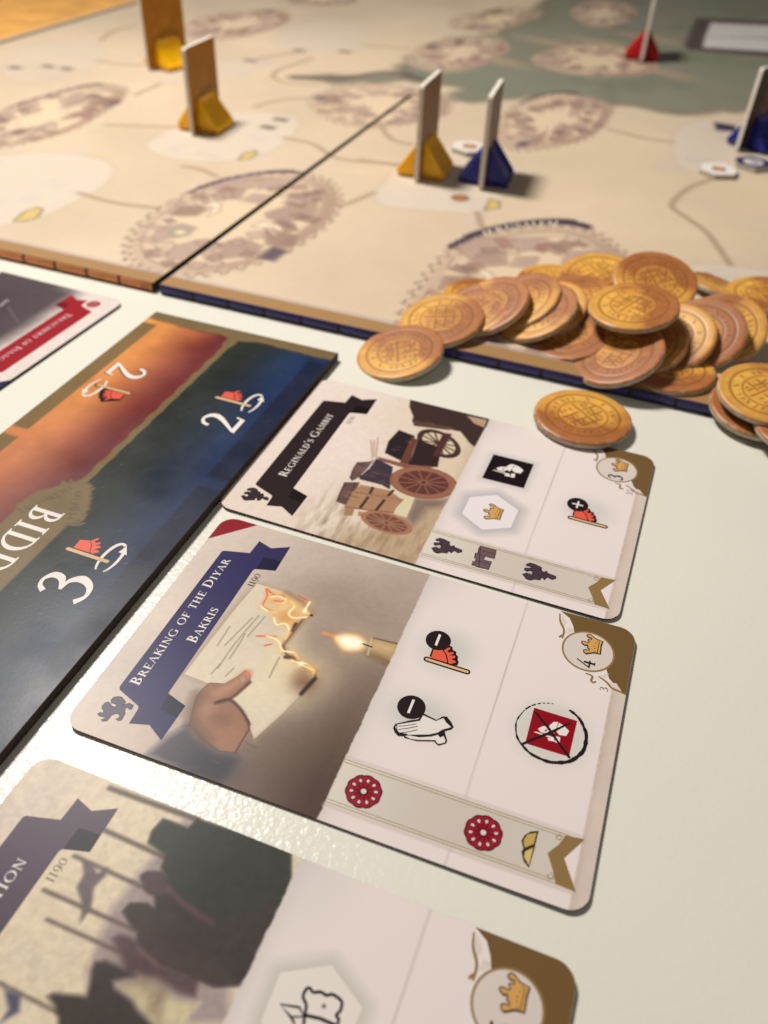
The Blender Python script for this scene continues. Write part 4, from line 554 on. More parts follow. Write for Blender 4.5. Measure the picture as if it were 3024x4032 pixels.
# ---- card with the wagons
def card_wagon():
    r = card_root(POSE[1],'card with loaded wooden wagons and black title banner, farthest in the row')
    ra = card_face(0.15); ra.ks = 0.5; A = D['A1']; X,Y = ra.X,ra.Y
    ra.base((222,206,196)); ra.mixm(np.clip(fbm(X,Y,16,41)*1.8-0.7,0,1)*0.5,(218,198,174)); ra.mixm(np.clip((Y-14)/26,0,1)*0.7,(206,186,158))
    ra.blob((30,20),10,8,(224,206,198),0.8); ra.poly(A['ground'],(178,152,122),3.0,0.85)
    g = fbm(X*0.5,Y*2.0,2.4,44); ra.mixm(np.clip(g*2.2-0.9,0,1)*np.clip((20-X)/10,0,1)*np.clip((Y-16)/8,0,1)*0.7,(140,114,90))
    dk = (58,42,38); br = (112,74,58); rd = (124,76,64); lt = (164,126,98)
    def wheel(n,rim,hub,w,gaps):
        c,l,rr_,t,b = [np.array(p) for p in A[n]]; e1 = (rr_-l)/2; e2 = (t-b)/2; cc = (l+rr_+t+b)/4
        el = lambda k: [cc+e1*k*math.cos(q)+e2*k*math.sin(q) for q in np.linspace(0,PI2,40,endpoint=False)]
        ra.poly(el(1.0),rim,0.25); ra.poly(el(1-w*0.25),tuple(int(v*1.08) for v in rim),0.2); ra.poly(el(1-w),gaps,0.25)
        for k in range(12):
            q = PI2*k/12+0.2; ra.line([cc+0.1*(e1*math.cos(q)+e2*math.sin(q)),cc+(1-w*0.8)*(e1*math.cos(q)+e2*math.sin(q))],0.42,hub,0.22)
        ra.poly(el(0.15),hub,0.25); ra.poly(el(0.06),dk,0.2)
    ra.poly(A['far_cart'],(62,46,42),0.35); ra.poly(A['far_cart_hi'],(88,64,56),0.4); ra.poly(A['sack'],(176,146,120),0.4)
    wheel('fw',(66,46,40),(72,50,44),0.24,(208,190,162)); ra.poly(A['shade'],(112,92,86),1.2,0.75)
    ra.poly(A['body_dark2'],(50,36,36),0.3); ra.poly(A['body_dark'],(44,34,38),0.3); ra.poly(A['post'],(104,62,54),0.25); ra.poly(A['post2'],(78,50,46),0.3)
    ra.poly(A['plank'],(130,84,68),0.3)
    for b in ('barrel1','barrel2'): ra.poly(A[b],(100,74,70),0.3); ra.blob(np.mean(A[b],0),1.4,1.6,(128,96,88),0.5)
    for b in ('bl1','bl2','bl3'): ra.line(A[b],0.25,(62,46,46),0.2,0.8,sm=3)
    ra.poly(A['tarp'],(64,52,60),0.3); ra.line(A['tarp_fold'],0.8,(84,70,80),0.7,0.7,sm=3); ra.line(A['tarp_hi'],0.22,(214,208,206),0.2,0.9,sm=3)
    ra.poly(A['planks'],lt,0.3); ra.mixm(np.clip(fbm(X*3,Y,1.2,50)-0.45,0,1)*0.0,lt)
    ra.line(A['rail1'],0.5,(150,106,80),0.25); ra.line(A['rail2'],0.5,(140,98,76),0.25); ra.poly(A['foot'],(160,120,90),0.25); ra.poly(A['foot2'],(166,126,96),0.25)
    for i in range(4): ra.line(A['slot%d'%i],0.7,(78,52,46),0.2)
    for b in ('planks','tarp','body_dark','barrel1','barrel2','far_cart'):
        P = np.array(A[b]); m_ = P.mean(0)
        for j in range(10): q = m_+(P[rng.integers(len(P))]-m_)*rng.uniform(0.1,0.8); ra.line([q,q+[rng.uniform(-0.4,0.4),rng.uniform(0.8,2.2)]],0.16,(60,42,38) if j%2 else (190,156,126),0.2,0.35)
    ra.poly(A['cloth'],(212,198,166),0.3); wheel('bw',(138,92,74),(132,88,72),0.26,(96,56,50)); wheel('sw',(154,108,84),(150,106,84),0.2,(118,76,62))
    for n in ('fork1','fork2','fork3'): ra.line(A[n],0.35,(168,140,118),0.4,0.8,sm=3)
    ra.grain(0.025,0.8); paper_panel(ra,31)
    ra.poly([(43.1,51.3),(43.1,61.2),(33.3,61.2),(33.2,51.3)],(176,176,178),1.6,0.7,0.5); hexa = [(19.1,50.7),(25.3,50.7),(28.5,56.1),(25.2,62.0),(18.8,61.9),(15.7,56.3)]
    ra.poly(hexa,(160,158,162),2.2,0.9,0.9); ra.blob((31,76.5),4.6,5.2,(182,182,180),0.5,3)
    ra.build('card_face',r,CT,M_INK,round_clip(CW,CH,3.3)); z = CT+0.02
    card_banner(r,(42,30,32),[("Reginald's Gambit",15.0,9.7,27.6,2.05)],(110,98,96))
    k = Ink(); k.poly(D['eagle_big'],(52,38,42)); k.line(D['eagle_big'],0.15,(40,28,32),closed=True); k.build('eagle_emblem',r,z)
    card_trim(r,5,'3','35')
    k = Ink(); k.poly([(43.15,51.3),(43.15,61.2),(33.3,61.2),(33.2,51.3)],(30,20,22)); soldier(k,(38.3,56.1),9.9,(30,20,22)); k.build('soldier_square',r,z)
    k = Ink(); k.poly(hexa,(226,216,216)); b = k.build('white_hexagon',r,z); k = Ink(); crown_icon(k,np.array([22.3,56.4])-(np.asarray(D['crown']).mean(0))*1.12,1.12); k.build('crown',b,z+0.02)
    k = Ink(); flag_icon(k,(27.35,73.2),1.0,'+'); k.build('plus_flag_symbol',r,z)
    for o_ in ((7.4,50.5),(7.4,70.3)):
        k = Ink(); eagle(k,o_,1.0 if o_[1] < 60 else 1.06); k.build('eagle_symbol',r,z)
    k = Ink(); k.poly(D['castle'],(108,86,90)); k.line(D['castle'],0.2,(36,26,28),closed=True)
    for i in range(4): k.line(D['castle_l%d'%i],0.14,(36,26,28))
    k.build('castle_symbol',r,z)
    return r
# ---- nearest card with the marching soldiers
def card_march():
    r = card_root(POSE[3],'card with silhouettes of marching spearmen and grey banner, nearest to the camera')
    ra = card_face(0.2); ra.ks = 0.9; A = D['A3']; X,Y = ra.X,ra.Y
    ra.base((214,196,170)); ra.mixm(np.clip(1-Y/12,0,1),(206,188,178)); ra.mixm(np.clip(fbm(X,Y,9,61)*2-0.8,0,1)*0.5,(220,204,168)); ra.mixm(np.clip(fbm(X,Y,7,66)*2-1.0,0,1)*0.5,(190,188,172))
    ra.poly(A['hill'],(162,146,142),0.8)
    for i,w in enumerate((0.9,0.75,0.6,0.6,0.5,0.45)): ra.line(A['sp%d'%i],w,(104,90,82),0.3,0.95)
    ra.poly(A['flag'],(110,96,98),0.35); ra.poly(A['flag2'],(84,84,100),0.4); ra.poly(A['light'],(204,188,152),0.6); ra.poly(A['light2'],(150,130,104),0.8,0.8)
    ra.poly(A['man2'],(96,78,78),0.5); ra.poly(A['rider'],(66,58,54),0.45); ra.poly(A['mass'],(66,59,56),0.4); ra.poly(A['fig3'],(74,64,60),0.4); ra.poly(A['fig1'],(60,61,55),0.4); ra.poly(A['purple_head'],(90,72,76),0.4); ra.blob(np.mean(A['fig1'],0)+[-2,4],5,6,(50,50,46),0.6); ra.blob(np.mean(A['fig3'],0)+[1,2],4,5,(58,50,48),0.6)
    ra.blob(np.mean(A['man2'],0),3,4,(82,62,64),0.7)
    ra.line(A['strap'],0.5,(110,78,80),0.5,0.8,sm=3); ra.line(A['strap2'],0.4,(120,90,86),0.4,0.8)
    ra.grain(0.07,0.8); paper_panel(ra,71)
    hx = [(35.5,50.8),(41.8,50.5),(45.2,56.5),(41.9,62.3),(35.5,62.3),(32.3,56.5)]
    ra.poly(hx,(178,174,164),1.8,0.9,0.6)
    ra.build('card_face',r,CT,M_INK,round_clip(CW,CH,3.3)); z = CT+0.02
    card_banner(r,(88,76,88),[('tion',35.6,9.65,6.4,1.95)],(120,104,92))
    card_trim(r,9,'5','')
    k = Ink(); k.poly(hx,(224,214,206)); b = k.build('white_hexagon',r,z)
    k = Ink(); P = D['c3_bear']; k.line(P,0.42,BLACK,sm=3); k.line(D['c3_line'],0.45,BLACK); k.line(D['c3_sword'],0.35,BLACK,closed=True); k.disc((40.2,57.6),0.3,(120,104,100)); k.build('armed_beast_symbol',b,z+0.02)
    return r
# ---- card at the far left
def card_red():
    r = card_root(POSE[4],'card with dark picture and red title banner at the left edge of the table')
    ra = card_face(0.4); X,Y = ra.X,ra.Y; ra.base((216,202,194))
    ra.mixm(np.clip((Y-12+2.5*(fbm(X,Y,8,81)-0.5))/7,0,1),(84,72,76)); ra.mixm(np.clip((Y-20)/18,0,1)*np.clip((X)/30,0,1)*0.7,(58,48,50)); ra.mixm(np.clip(1-X/4.5,0,1)*np.clip((26-Y)/14,0,1)*0.9,(208,196,190))
    ra.line(D['c4_hi'],0.7,(196,180,196),0.6,0.9); ra.line(D['c4_hi2'],0.4,(120,104,108),0.4,0.8); ra.blob((46,33),8,6,(120,100,108),0.5)
    ra.grain(0.06,0.8); paper_panel(ra,85); ra.build('card_face',r,CT,M_INK,round_clip(CW,CH,3.3)); z = CT+0.02
    k = Ink(); k.poly(BANNER,(150,34,44)); k.poly([(45.2,13.2),(48.9,13.3),(49.2,16.9),(46.4,17.05)],(104,22,34)); k.poly([(12.0,13.1),(8.6,13.4),(8.3,16.9),(10.9,17.0)],(112,24,36)); b = k.build('title_banner',r,z)
    t = Ink(); text(t,'Treachery of Isaac',13.6,10.3,29.4,2.0,(214,190,188)); t.build('title_lettering',b,z+0.02)
    k = Ink(); k.disc((5.6,7.2),2.1,(150,34,44)); k.ring((5.6,7.2),1.2,0.2,(206,150,150)); k.line([(4.6,7.2),(6.6,7.2)],0.2,(206,150,150)); k.build('round_emblem',r,z)
    k = Ink(); a = []
    for g in range(-90,1,10): a.append((CW-3.3+3.3*math.cos(math.radians(g))-0.02,3.3+3.3*math.sin(math.radians(g))+0.02))
    k.poly([(49.4,0.02)]+a+[(CW-0.02,7.6)],(48,42,86)); k.build('blue_corner',r,z)
    return r
# ------------------------------------------------------------------ bidding track tile
TL, TW, TT = 170.0, 58.1, 2.2
def bidding_tile():
    th = math.radians(-18.9); tv = np.array([math.sin(th),-math.cos(th)]); o = (np.array([-69.68,222.68])+tv*TL)*MM
    r = empty('bidding_board',(o[0],o[1],0.0002),th+math.pi/2)
    tag(r,'long thick board with orange and dark blue lanes, white numerals and the word BIDDING','game board')
    slab('board_core',[(0,0),(TL,0),(TL,TW),(0,TW)],0.0,TT-0.02,r,M_DARKCORE,0.25)
    ra = Ras(np.linspace(0.22,TL-0.22,400),np.linspace(0.22,TW-0.22,150)); X,Y = ra.X,ra.Y; S = Y; T = TL-X
    n = fbm(X,Y,12,101); n2 = fbm(X,Y,5,105)
    f = np.clip((S-9+4*(n-0.5))/16,0,1); g = np.clip((T-45)/60,0,1)[...,None]
    c0 = np.array([212,136,76])*(1-g)+np.array([176,104,82])*g; c1 = np.array([108,40,40])*(1-g)+np.array([92,50,50])*g
    left = c0*(1-f[...,None])+c1*f[...,None]
    left = left*(1-np.clip(1-T/14,0,1)[...,None]*0.35)+np.array([240,176,80])*np.clip(1-T/14,0,1)[...,None]*0.35*(1-f[...,None])+c1*np.clip(1-T/14,0,1)[...,None]*0.35*f[...,None]
    h = np.clip((S-36+5*(n-0.5))/14,0,1)[...,None]; bl = np.array([27,46,82])*(1-g)+np.array([36,46,70])*g
    right = np.array([38,42,38])*(1-h)+bl*h
    ra.img = np.where((S < 28.5)[...,None],left,right); ra.img *= (0.93+0.14*n2)[...,None]
    dk = np.clip((S-52.2)/0.4,0,1)*np.clip((T-7)/0.5,0,1)*(1-np.clip((T-62)/0.5,0,1)*np.clip((66-T)/0.5,0,1)); ra.mixm(dk*0.6,(22,24,40))
    TANC = (118,98,66)
    wob = 4.6+0.9*(fbm(S*1.0,0*S,6,111)-0.5)*2+1.6*np.exp(-((S-28.6)/3.2)**2)
    m = np.clip((wob-T)/0.25,0,1); ra.mixm(m,TANC); ra.mixm(np.exp(-((T-wob-0.3)/0.35)**2)*0.5,(66,48,34))
    for t0,t1 in ((6.6,63.6),(66.2,126),(128.6,170)): ra.mixm(np.clip((4.9-S)/0.3,0,1)*np.clip((T-t0)/0.8,0,1)*np.clip((t1-T)/0.8,0,1),(124,100,62))
    ra.mixm(np.clip((1.05-np.abs(S-28.6-0.12*np.sin(T*0.9)))/0.25,0,1),TANC)
    ra.mixm(np.clip((1.9-np.hypot(S-28.4,(T-7.2)*0.5))/0.3,0,1)*0.9,TANC)
    ra.poly([(TL-t,s) for s,t in ((21.2,84),(34.2,84),(34.2,140),(21.2,140))],TANC,0.3)
    ra.poly([(TL-t,s) for s,t in ((24.4,78),(27.6,74.5),(30.4,74.5),(34.6,80.5),(36,85),(34.2,88),(21.2,88),(20.6,84.5),(21.5,81))],TANC,0.5)
    for k in range(30):
        sd = 1 if k%2 else -1; j = (k//2)/15.0; s0 = 28.5+sd*(0.8+5.6*j); t0 = 75.0+12.5*j+rng.uniform(-0.4,0.4); L = rng.uniform(1.8,3.0); an = rng.uniform(0.2,0.9)
        e = (TL-t0+L*math.sin(an)*0.9-1.0,s0+sd*L*math.cos(an)); mid = (TL-t0+0.3*L*math.sin(an)-0.8,s0+sd*L*0.55)
        ra.line([(TL-t0-0.8,s0),mid,e],0.62,TANC,0.25,1,sm=4)
        if k > 3: ra.line([(TL-t0-1.5,s0-sd*0.9),(TL-t0-1.0,s0+sd*0.5)],0.2,(74,64,46),0.2,0.8)
    ra.mixm(np.clip(fbm(X,Y,3,120)*3-1.9,0,1)*0.08,(150,146,140))
    for _ in range(26):
        x,y = rng.uniform(30,168),rng.uniform(30,57); a = rng.uniform(0,3.1); l = rng.uniform(0.3,3.5)
        ra.line([(x,y),(x+l*math.cos(a),y+l*math.sin(a)*0.5)],0.16,(110,116,130),0.25,0.25)
    for _ in range(14): ra.blob((rng.uniform(30,110),rng.uniform(30,57)),0.18,0.18,(150,152,156),0.45)
    ra.build('board_face',r,TT,M_TILE); z = TT+0.02; WH = (232,222,214)
    def mk(name,fn): k = Ink(); fn(k); return k.build(name,r,z,M_TILE)
    rot = lambda c: (lambda Q: 2*np.asarray(c)-Q)
    def shadowed(k,s,x0,yb,w,cap,fr=None):
        text(k,s,x0+0.25,yb+0.25,w,cap,(44,36,36),frame=fr); text(k,s,x0,yb,w,cap,WH,frame=fr)
    mk('numeral',lambda k: shadowed(k,'2',TL-45.6,50.0,7.6,9.8))
    mk('numeral',lambda k: shadowed(k,'3',TL-106.2,49.6,8.2,10.2))
    mk('numeral',lambda k: shadowed(k,'2',TL-35.6,16.4,7.4,9.8,rot((TL-32.0,11.4))))
    mk('lettering',lambda k: text(k,'BIDDING',TL-135,31.4,37.3,7.2,WH,frame=rot((TL-110,27.85))))
    def arrow(k,c,sx):
        c = np.array(c); t1 = np.radians(np.linspace(-150,25,24)); t2 = np.radians(np.linspace(55,150,14))
        pt = lambda t,rx=4.4,ry=1.75: c+np.array([rx*math.cos(t)*sx,ry*math.sin(t)*sx])
        k.line([pt(t) for t in t1],[0.35,0.7,0.75,0.6],WH); k.line([pt(t) for t in t2],[0.7,0.6,0.3],WH)
        e = pt(t2[0]); k.poly([e+np.array([1.7*sx,-0.5*sx]),e+np.array([-0.5*sx,-1.0*sx]),e+np.array([-0.6*sx,1.0*sx])],WH)
    for (px_,py_),rt in (((TL-33.1,38.7),False),((TL-93.8,38.7),False),((TL-40.4,17.6),True)):
        sx = -1 if rt else 1
        def fn(k):
            if rt: k.poly(-np.asarray(D['fl_black'])*1.3+np.array([px_,py_]),(40,24,24)); k.cap((px_,py_),(px_,py_-9.6),0.62,(40,24,24))
            arrow(k,(px_+1.0*sx,py_+9.4*sx),sx); flag_icon(k,(px_,py_),1.2,None,False,rt)
        mk('flag_symbol',fn)
    return r

# ------------------------------------------------------------------ folding map board
BT_ = math.radians(-19.0); BO_ = (-73.2,238.6); BZ = 3.0
BLEN = 720.0
def paint_map(ra, a_sign):
    X = ra.X; B = -ra.Y; M = D['M']
    ra.base((208,187,160)); n = fbm(X,B,60,201); n2 = fbm(X,B,14,205)
    ra.img *= (0.93+0.14*n)[...,None]; ra.mixm(np.clip(n2*1.6-0.6,0,1)*0.22,(196,172,144))
    f = lambda L: [(p[0],-p[1]) for p in L]
    sw = [(x+6*math.sin(y*0.09)+3*math.sin(y*0.31+x*0.1),y+5*math.sin(x*0.11)+3*math.sin(x*0.37)) for x,y in smooth_line(f(M['sea']),5,True)]
    ra.poly(sw,(108,94,76),5.0,0.85,1.5); ra.poly(sw,(132,131,115),6.0,1.0,-1.5)
    seam = np.clip(1-np.abs(ra.img[...,0]-132)/20,0,1); ra.mixm(np.clip(fbm(X,B,45,211)*2.4-0.9,0,1)*seam*0.5,(118,122,102)); ra.mixm(np.clip(fbm(X,B,30,215)*2.4-1.1,0,1)*seam*0.5,(138,128,104)); ra.mixm(np.clip(fbm(X,B,18,218)*2.4-1.3,0,1)*seam*0.4,(96,96,82))
    ra.line(f(M['tongue']),5.0,(88,78,68),3.0,0.85,sm=4)
    for q,w,h in (((40,-392),30,9),((75,-405),34,11),((20,-330),26,9),((112,-352),22,8),((95,-440),26,9)): ra.blob(q,w,h,(176,150,124),0.75,3,0.35)
    for k in ('t1','t2','t3','t4','t5','t6','t7','t8','t9'):
        a = 0.9 if k in ('t5','t6','t7','t1','t2') else 0.5
        ra.poly(smooth_line(f(M[k]),4,True),(182,160,138),2.0,a*0.5,0.8); ra.poly(smooth_line(f(M[k]),4,True),(213,198,180),1.4,a*0.85)
        P = np.array(f(M[k])); c = P.mean(0)
        for j in range(7):
            q = c+rng.uniform(-0.45,0.45,2)*(P.max(0)-P.min(0)); w = rng.uniform(3,7,2); ra.poly([(q[0]-w[0],q[1]-w[1]),(q[0]+w[0],q[1]-w[1]*0.8),(q[0]+w[0]*0.9,q[1]+w[1]),(q[0]-w[0],q[1]+w[1]*0.9)],(200,184,172),0.8,0.5*a)
    for L in M['roads']: ra.line(f(L),2.4,(158,134,108),1.0,0.8,sm=5)
    for i in range(1,12):
        if 'c%d'%i not in M: continue
        l,r_,t,b = [np.array(p,float) for p in M['c%d'%i]]; c = (l+r_+t+b)/4; e1 = (r_-l)/2; e2 = (t-b)/2
        iv = np.linalg.inv(np.stack([e1,e2],1)); dx = X-c[0]; dy = B-c[1]; u = iv[0,0]*dx+iv[0,1]*dy; v = iv[1,0]*dx+iv[1,1]*dy
        A = np.arctan2(v,u); R_ = np.hypot(u,v)*(1+(0.035*np.sin(3*A+i)+0.025*np.sin(5*A+2*i) if i != 1 else 0)); size = (np.linalg.norm(e1)+np.linalg.norm(e2))/2
        if R_.min() > 1.3: continue
        sf = 1.6/size; nm = max(10,int(2*math.pi*size/6.0)); sq = np.clip(np.sin(A*nm)*3,-1,1)*0.5+0.5
        soft_ = 1.0 if i in (1,2,5,6) else 0.8
        ro = 0.95+sq*0.055
        ra.mixm(np.clip((1.0-R_)/sf,0,1)*0.9*soft_,(204,178,152))
        ra.mixm(np.exp(-((R_-ro)/0.020)**2)*0.7*soft_,(132,108,92)); ra.mixm(np.exp(-((R_-0.86)/0.014)**2)*0.55*soft_,(140,116,100)); ra.mixm(np.clip((0.95-R_)/sf,0,1)*np.clip((R_-0.86)/sf,0,1)*0.45,(176,150,130))
        wide = np.clip(np.cos(A+0.5)*1.2,0,1)*np.clip((0.97-R_)/sf,0,1)*np.clip((R_-0.76)/0.05,0,1); ra.mixm(wide*0.8,(164,136,116))
        ra.mixm(np.clip((0.80-R_)/(3*sf),0,1)*0.8,(220,196,164))
        rt = (0,0,0.9,2.1,4.0,5.2,0.3,1.5,2.8,3.5,0.7,1.9)[i]; cr_,sr_ = math.cos(rt),math.sin(rt)
        cols = {'a':(172,146,134),'b':(160,132,120),'d':(144,114,100),'n':(84,70,86),'p':(226,206,180)}
        for kk,P in M['cu']:
            P = np.array(P); P = np.stack([P[:,0]*cr_-P[:,1]*sr_,P[:,0]*sr_+P[:,1]*cr_],1)*(0.97 if i == 1 else 0.9); Q = c+P[:,:1]*e1+P[:,1:]*e2
            LQ = [(q[0],-q[1]) for q in Q]; ra.poly(LQ,cols[kk],1.2 if i == 1 else 1.8,0.85 if i in (1,2,5,6) else 0.7); ra.line(LQ+LQ[:1],0.8,(128,102,88),0.7,0.45)
        rg = np.random.default_rng(600+i)
        for j in range(44):
            ta = rg.uniform(0,PI2); rq = rg.uniform(0.45,0.84); w_ = rg.uniform(1.6,4.2)*size/45; h_ = rg.uniform(1.4,3.0)*size/45; q = c+rq*(math.cos(ta)*e1+math.sin(ta)*e2); o_ = ta+rg.uniform(-0.3,0.3)
            d1_ = np.array([math.cos(o_),math.sin(o_)]); d2_ = np.array([-d1_[1],d1_[0]]); LQ = [tuple((q+a_*w_*d1_+b_*h_*d2_)*[1,-1]) for a_,b_ in ((-1,-1),(1,-1),(1,1),(-1,1))]
            cl = [(150,122,108),(176,150,134),(196,172,148),(134,106,94),(158,118,104)][rg.integers(5)]; ra.poly(LQ,cl,0.8,0.7); ra.line(LQ+LQ[:1],0.5,(118,94,82),0.5,0.5)
        if i in (1,2,5,6):
            aa = np.abs(((A-math.pi/2-0.1+math.pi)%(2*math.pi))-math.pi); bn = np.clip(((0.62 if i != 6 else 0.70)-aa)/0.02,0,1)*np.clip((1.045+0.025*(aa < 0.5)+0.035*(i == 6)-R_)/sf,0,1)*np.clip((R_-0.965)/sf,0,1)
            ra.mixm(bn,(70,54,66))
            if i != 6: ra.mixm((np.sin((A-math.pi/2)*58+np.sin((A-math.pi/2)*23)*1.2) > 0.3)*np.clip((0.30-aa)/0.02,0,1)*np.clip((1.06-R_)/sf,0,1)*np.clip((R_-0.985)/sf,0,1)*0.7,(196,180,160))
    ra.blob((-14,-37),4.2,4.2,(150,134,126),0.9,4); ra.blob((-14,-37),2.6,2.6,(196,182,150),0.9,4); ra.blob((-14,-37),1.4,1.4,(228,208,150),1,4)
    for L in M['leaf']: ra.poly(f(L),(92,74,48),0.6,1,0.5); ra.poly(f(L),(204,178,112),0.5)
    for p in M['marks']: ra.poly([(p[0]-3.5,-p[1]-2.5),(p[0]+3.5,-p[1]-2.5),(p[0]+3.5,-p[1]+2.5),(p[0]-3.5,-p[1]+2.5)],(112,98,88),1.2,0.85)
    ra.poly(f(M['inset']),(82,70,66),2.0); [ra.poly(f(L),(214,208,200),1.2) for L in M['inset_rows']]
    ra.poly(f(M['bl']),(62,54,74),1.0); ra.blob((64,-111),3.4,3.4,(60,44,36),1,6); ra.blob((64,-111),2.6,2.6,(176,112,56),1,6)
    m = np.clip((6.6-B)/0.5,0,1); ra.mixm(np.exp(-((B-7.0)/0.7)**2)*0.7,(170,150,148)); ra.mixm(m,(160,122,76)); ra.mixm(np.clip((0.9-B)/0.4,0,1),(120,86,52))
    if a_sign < 0: ra.mixm(np.clip((-241.5-X)/1.0,0,1),(120,108,92)); ra.mixm(np.clip((-246.5-X)/1.0,0,1),(206,192,168))
    ra.grain(0.012,3.0)
def city_lettering(p):
    l,r_,t,b = [np.array(q,float) for q in D['M']['c6']]; c = (l+r_+t+b)/4; e1 = (r_-l)/2; e2 = (t-b)/2
    def fr(Q):
        A = math.pi/2+0.1+0.36-Q[:,0]*0.72; R_ = 0.985+(-Q[:,1])*0.085; P = c+(R_*np.cos(A))[:,None]*e1+(R_*np.sin(A))[:,None]*e2
        return np.stack([P[:,0],-P[:,1]],1)
    k = Ink(); text(k,'JERUSALEM',0,0,1.0,1.0,(214,200,180),frame=fr); k.build('city_name',p,BZ+0.02,M_MAP)
def map_board():
    r = empty('map_board',(BO_[0]*MM,BO_[1]*MM,0.0002),BT_)
    tag(r,'large folding map board with walled cities, roads and a green sea','game board')
    bs = [0.12]
    while bs[-1] < BLEN-1: bs.append(bs[-1]+0.8+bs[-1]*0.0052)
    ys = -np.array(bs[::-1])
    copper = nodemat('copper_print',lin4((232,146,84)),0.4,0.5,var=(900,0.2)); navy = nodemat('navy_print',lin4((42,36,104)),0.4,0.5,var=(900,0.3))
    for name,a0,a1,mt in (('map_panel',-249.0,-1.3,copper),('map_panel',0.9,252.0,navy)):
        SL = 236.0; ol = [(a0,0),(a1,0),(a1,-SL),(-0.03,-SL-2),(-0.03,-BLEN),(a0,-BLEN)] if a0 < 0 else [(a0,0),(a1,0),(a1,-BLEN),(0.03,-BLEN),(0.03,-SL-2),(a0,-SL)]
        def closed(X_,Y_,a0=a0,a1=a1):
            far = -Y_ > SL+1
            if a0 < 0: return np.where(far,a0+(X_-a0)*(-0.02-a0)/(a1-0.1-a0),X_), Y_
            return np.where(far,a1-(a1-X_)*(a1-0.02)/(a1-a0-0.1),X_), Y_
        p = slab(name,ol,0.0,BZ-0.03,r,M_DARKCORE,0.0)
        ra = Ras(np.linspace(a0+0.1,a1-0.1,226),ys); paint_map(ra,-1 if a0 < 0 else 1); ra.build('map_face',p,BZ,M_MAP,closed)
        if a0 > 0: city_lettering(p)
        # printed brick border wrapped round the near edge, each brick rounded
        L = 11.4; v = []; prof = [(0.0,0.35),(-0.28,0.7),(-0.34,1.5),(-0.28,2.3),(-0.05,2.85),(0.45,3.012)]
        for x,sh in ((0.15,0.12),(0.5,0),(L-0.5,0),(L-0.15,0.12)):
            v += [(x*MM,(y+sh)*MM,z*MM) for y,z in prof]
        q = len(prof); fc = [(i*q+j,(i+1)*q+j,(i+1)*q+j+1,i*q+j+1) for i in range(3) for j in range(q-1)]
        me = mesh('edge_brick',v,fc,True); me.materials.append(mt)
        x = a1-4.4-12*0 if a0 < 0 else a0
        k = 0
        pos = [a1-4.6-12.0*i-7.4 for i in range(19)] if a0 < 0 else [a0+12.0*i+0.2 for i in range(20)]
        for xx in pos:
            o = link('edge_brick',me,p); o.location = (xx*MM,0,0)
        if a0 < 0:
            me2 = me.copy(); o = link('edge_brick',me2,p); o.location = ((a1-4.6)*MM,0,0); o.scale = (0.36,1,1)
    return r

# ------------------------------------------------------------------ standees
def plastic(name,c,rough=0.28):
    m = nodemat(name,lin4(c),rough,0.5,var=(200,0.12)); b = m.node_tree.nodes['Principled BSDF']
    b.inputs['Subsurface Weight'].default_value = 0.45; b.inputs['Subsurface Radius'].default_value = (0.004,0.002,0.001); b.inputs['Subsurface Scale'].default_value = 0.6
    return m
M_YEL = plastic('yellow_plastic',(255,194,14)); M_BLU = plastic('blue_plastic',(20,32,138)); M_RED = plastic('red_plastic',(190,28,34),0.12)
def foot_mesh():
    v = []
    lv = [(7.2,9.6,0),(8.4,10.2,2.6),(7.0,1.8,14.0)]
    for hx,hy,z in lv: v += [(sx*hx*MM,sy*hy*MM,z*MM) for sx,sy in ((-1,-1),(1,-1),(1,1),(-1,1))]
    # inner facet on each slope
    f = [(3,2,1,0)]
    for r in range(2):
        for i in range(4): j = (i+1)%4; f.append((r*4+i,r*4+j,(r+1)*4+j,(r+1)*4+i))
    f.append((8,9,10,11))
    me = mesh('plastic_foot',v,f)
    import bmesh
    bm = bmesh.new(); bm.from_mesh(me); bm.faces.ensure_lookup_table()
    side = [q for q in bm.faces if abs(q.normal.y) > 0.4 and 0.2 < q.normal.z < 0.95]
    for q in side: bmesh.ops.inset_individual(bm,faces=[q],thickness=1.9*MM,depth=-1.3*MM)
    bmesh.ops.bevel(bm,geom=[e for e in bm.edges],offset=0.5*MM,segments=2,affect='EDGES'); bm.to_mesh(me); bm.free()
    return me
FOOT = foot_mesh()
PW, PH, PT = 26.5, 34.5, 1.9
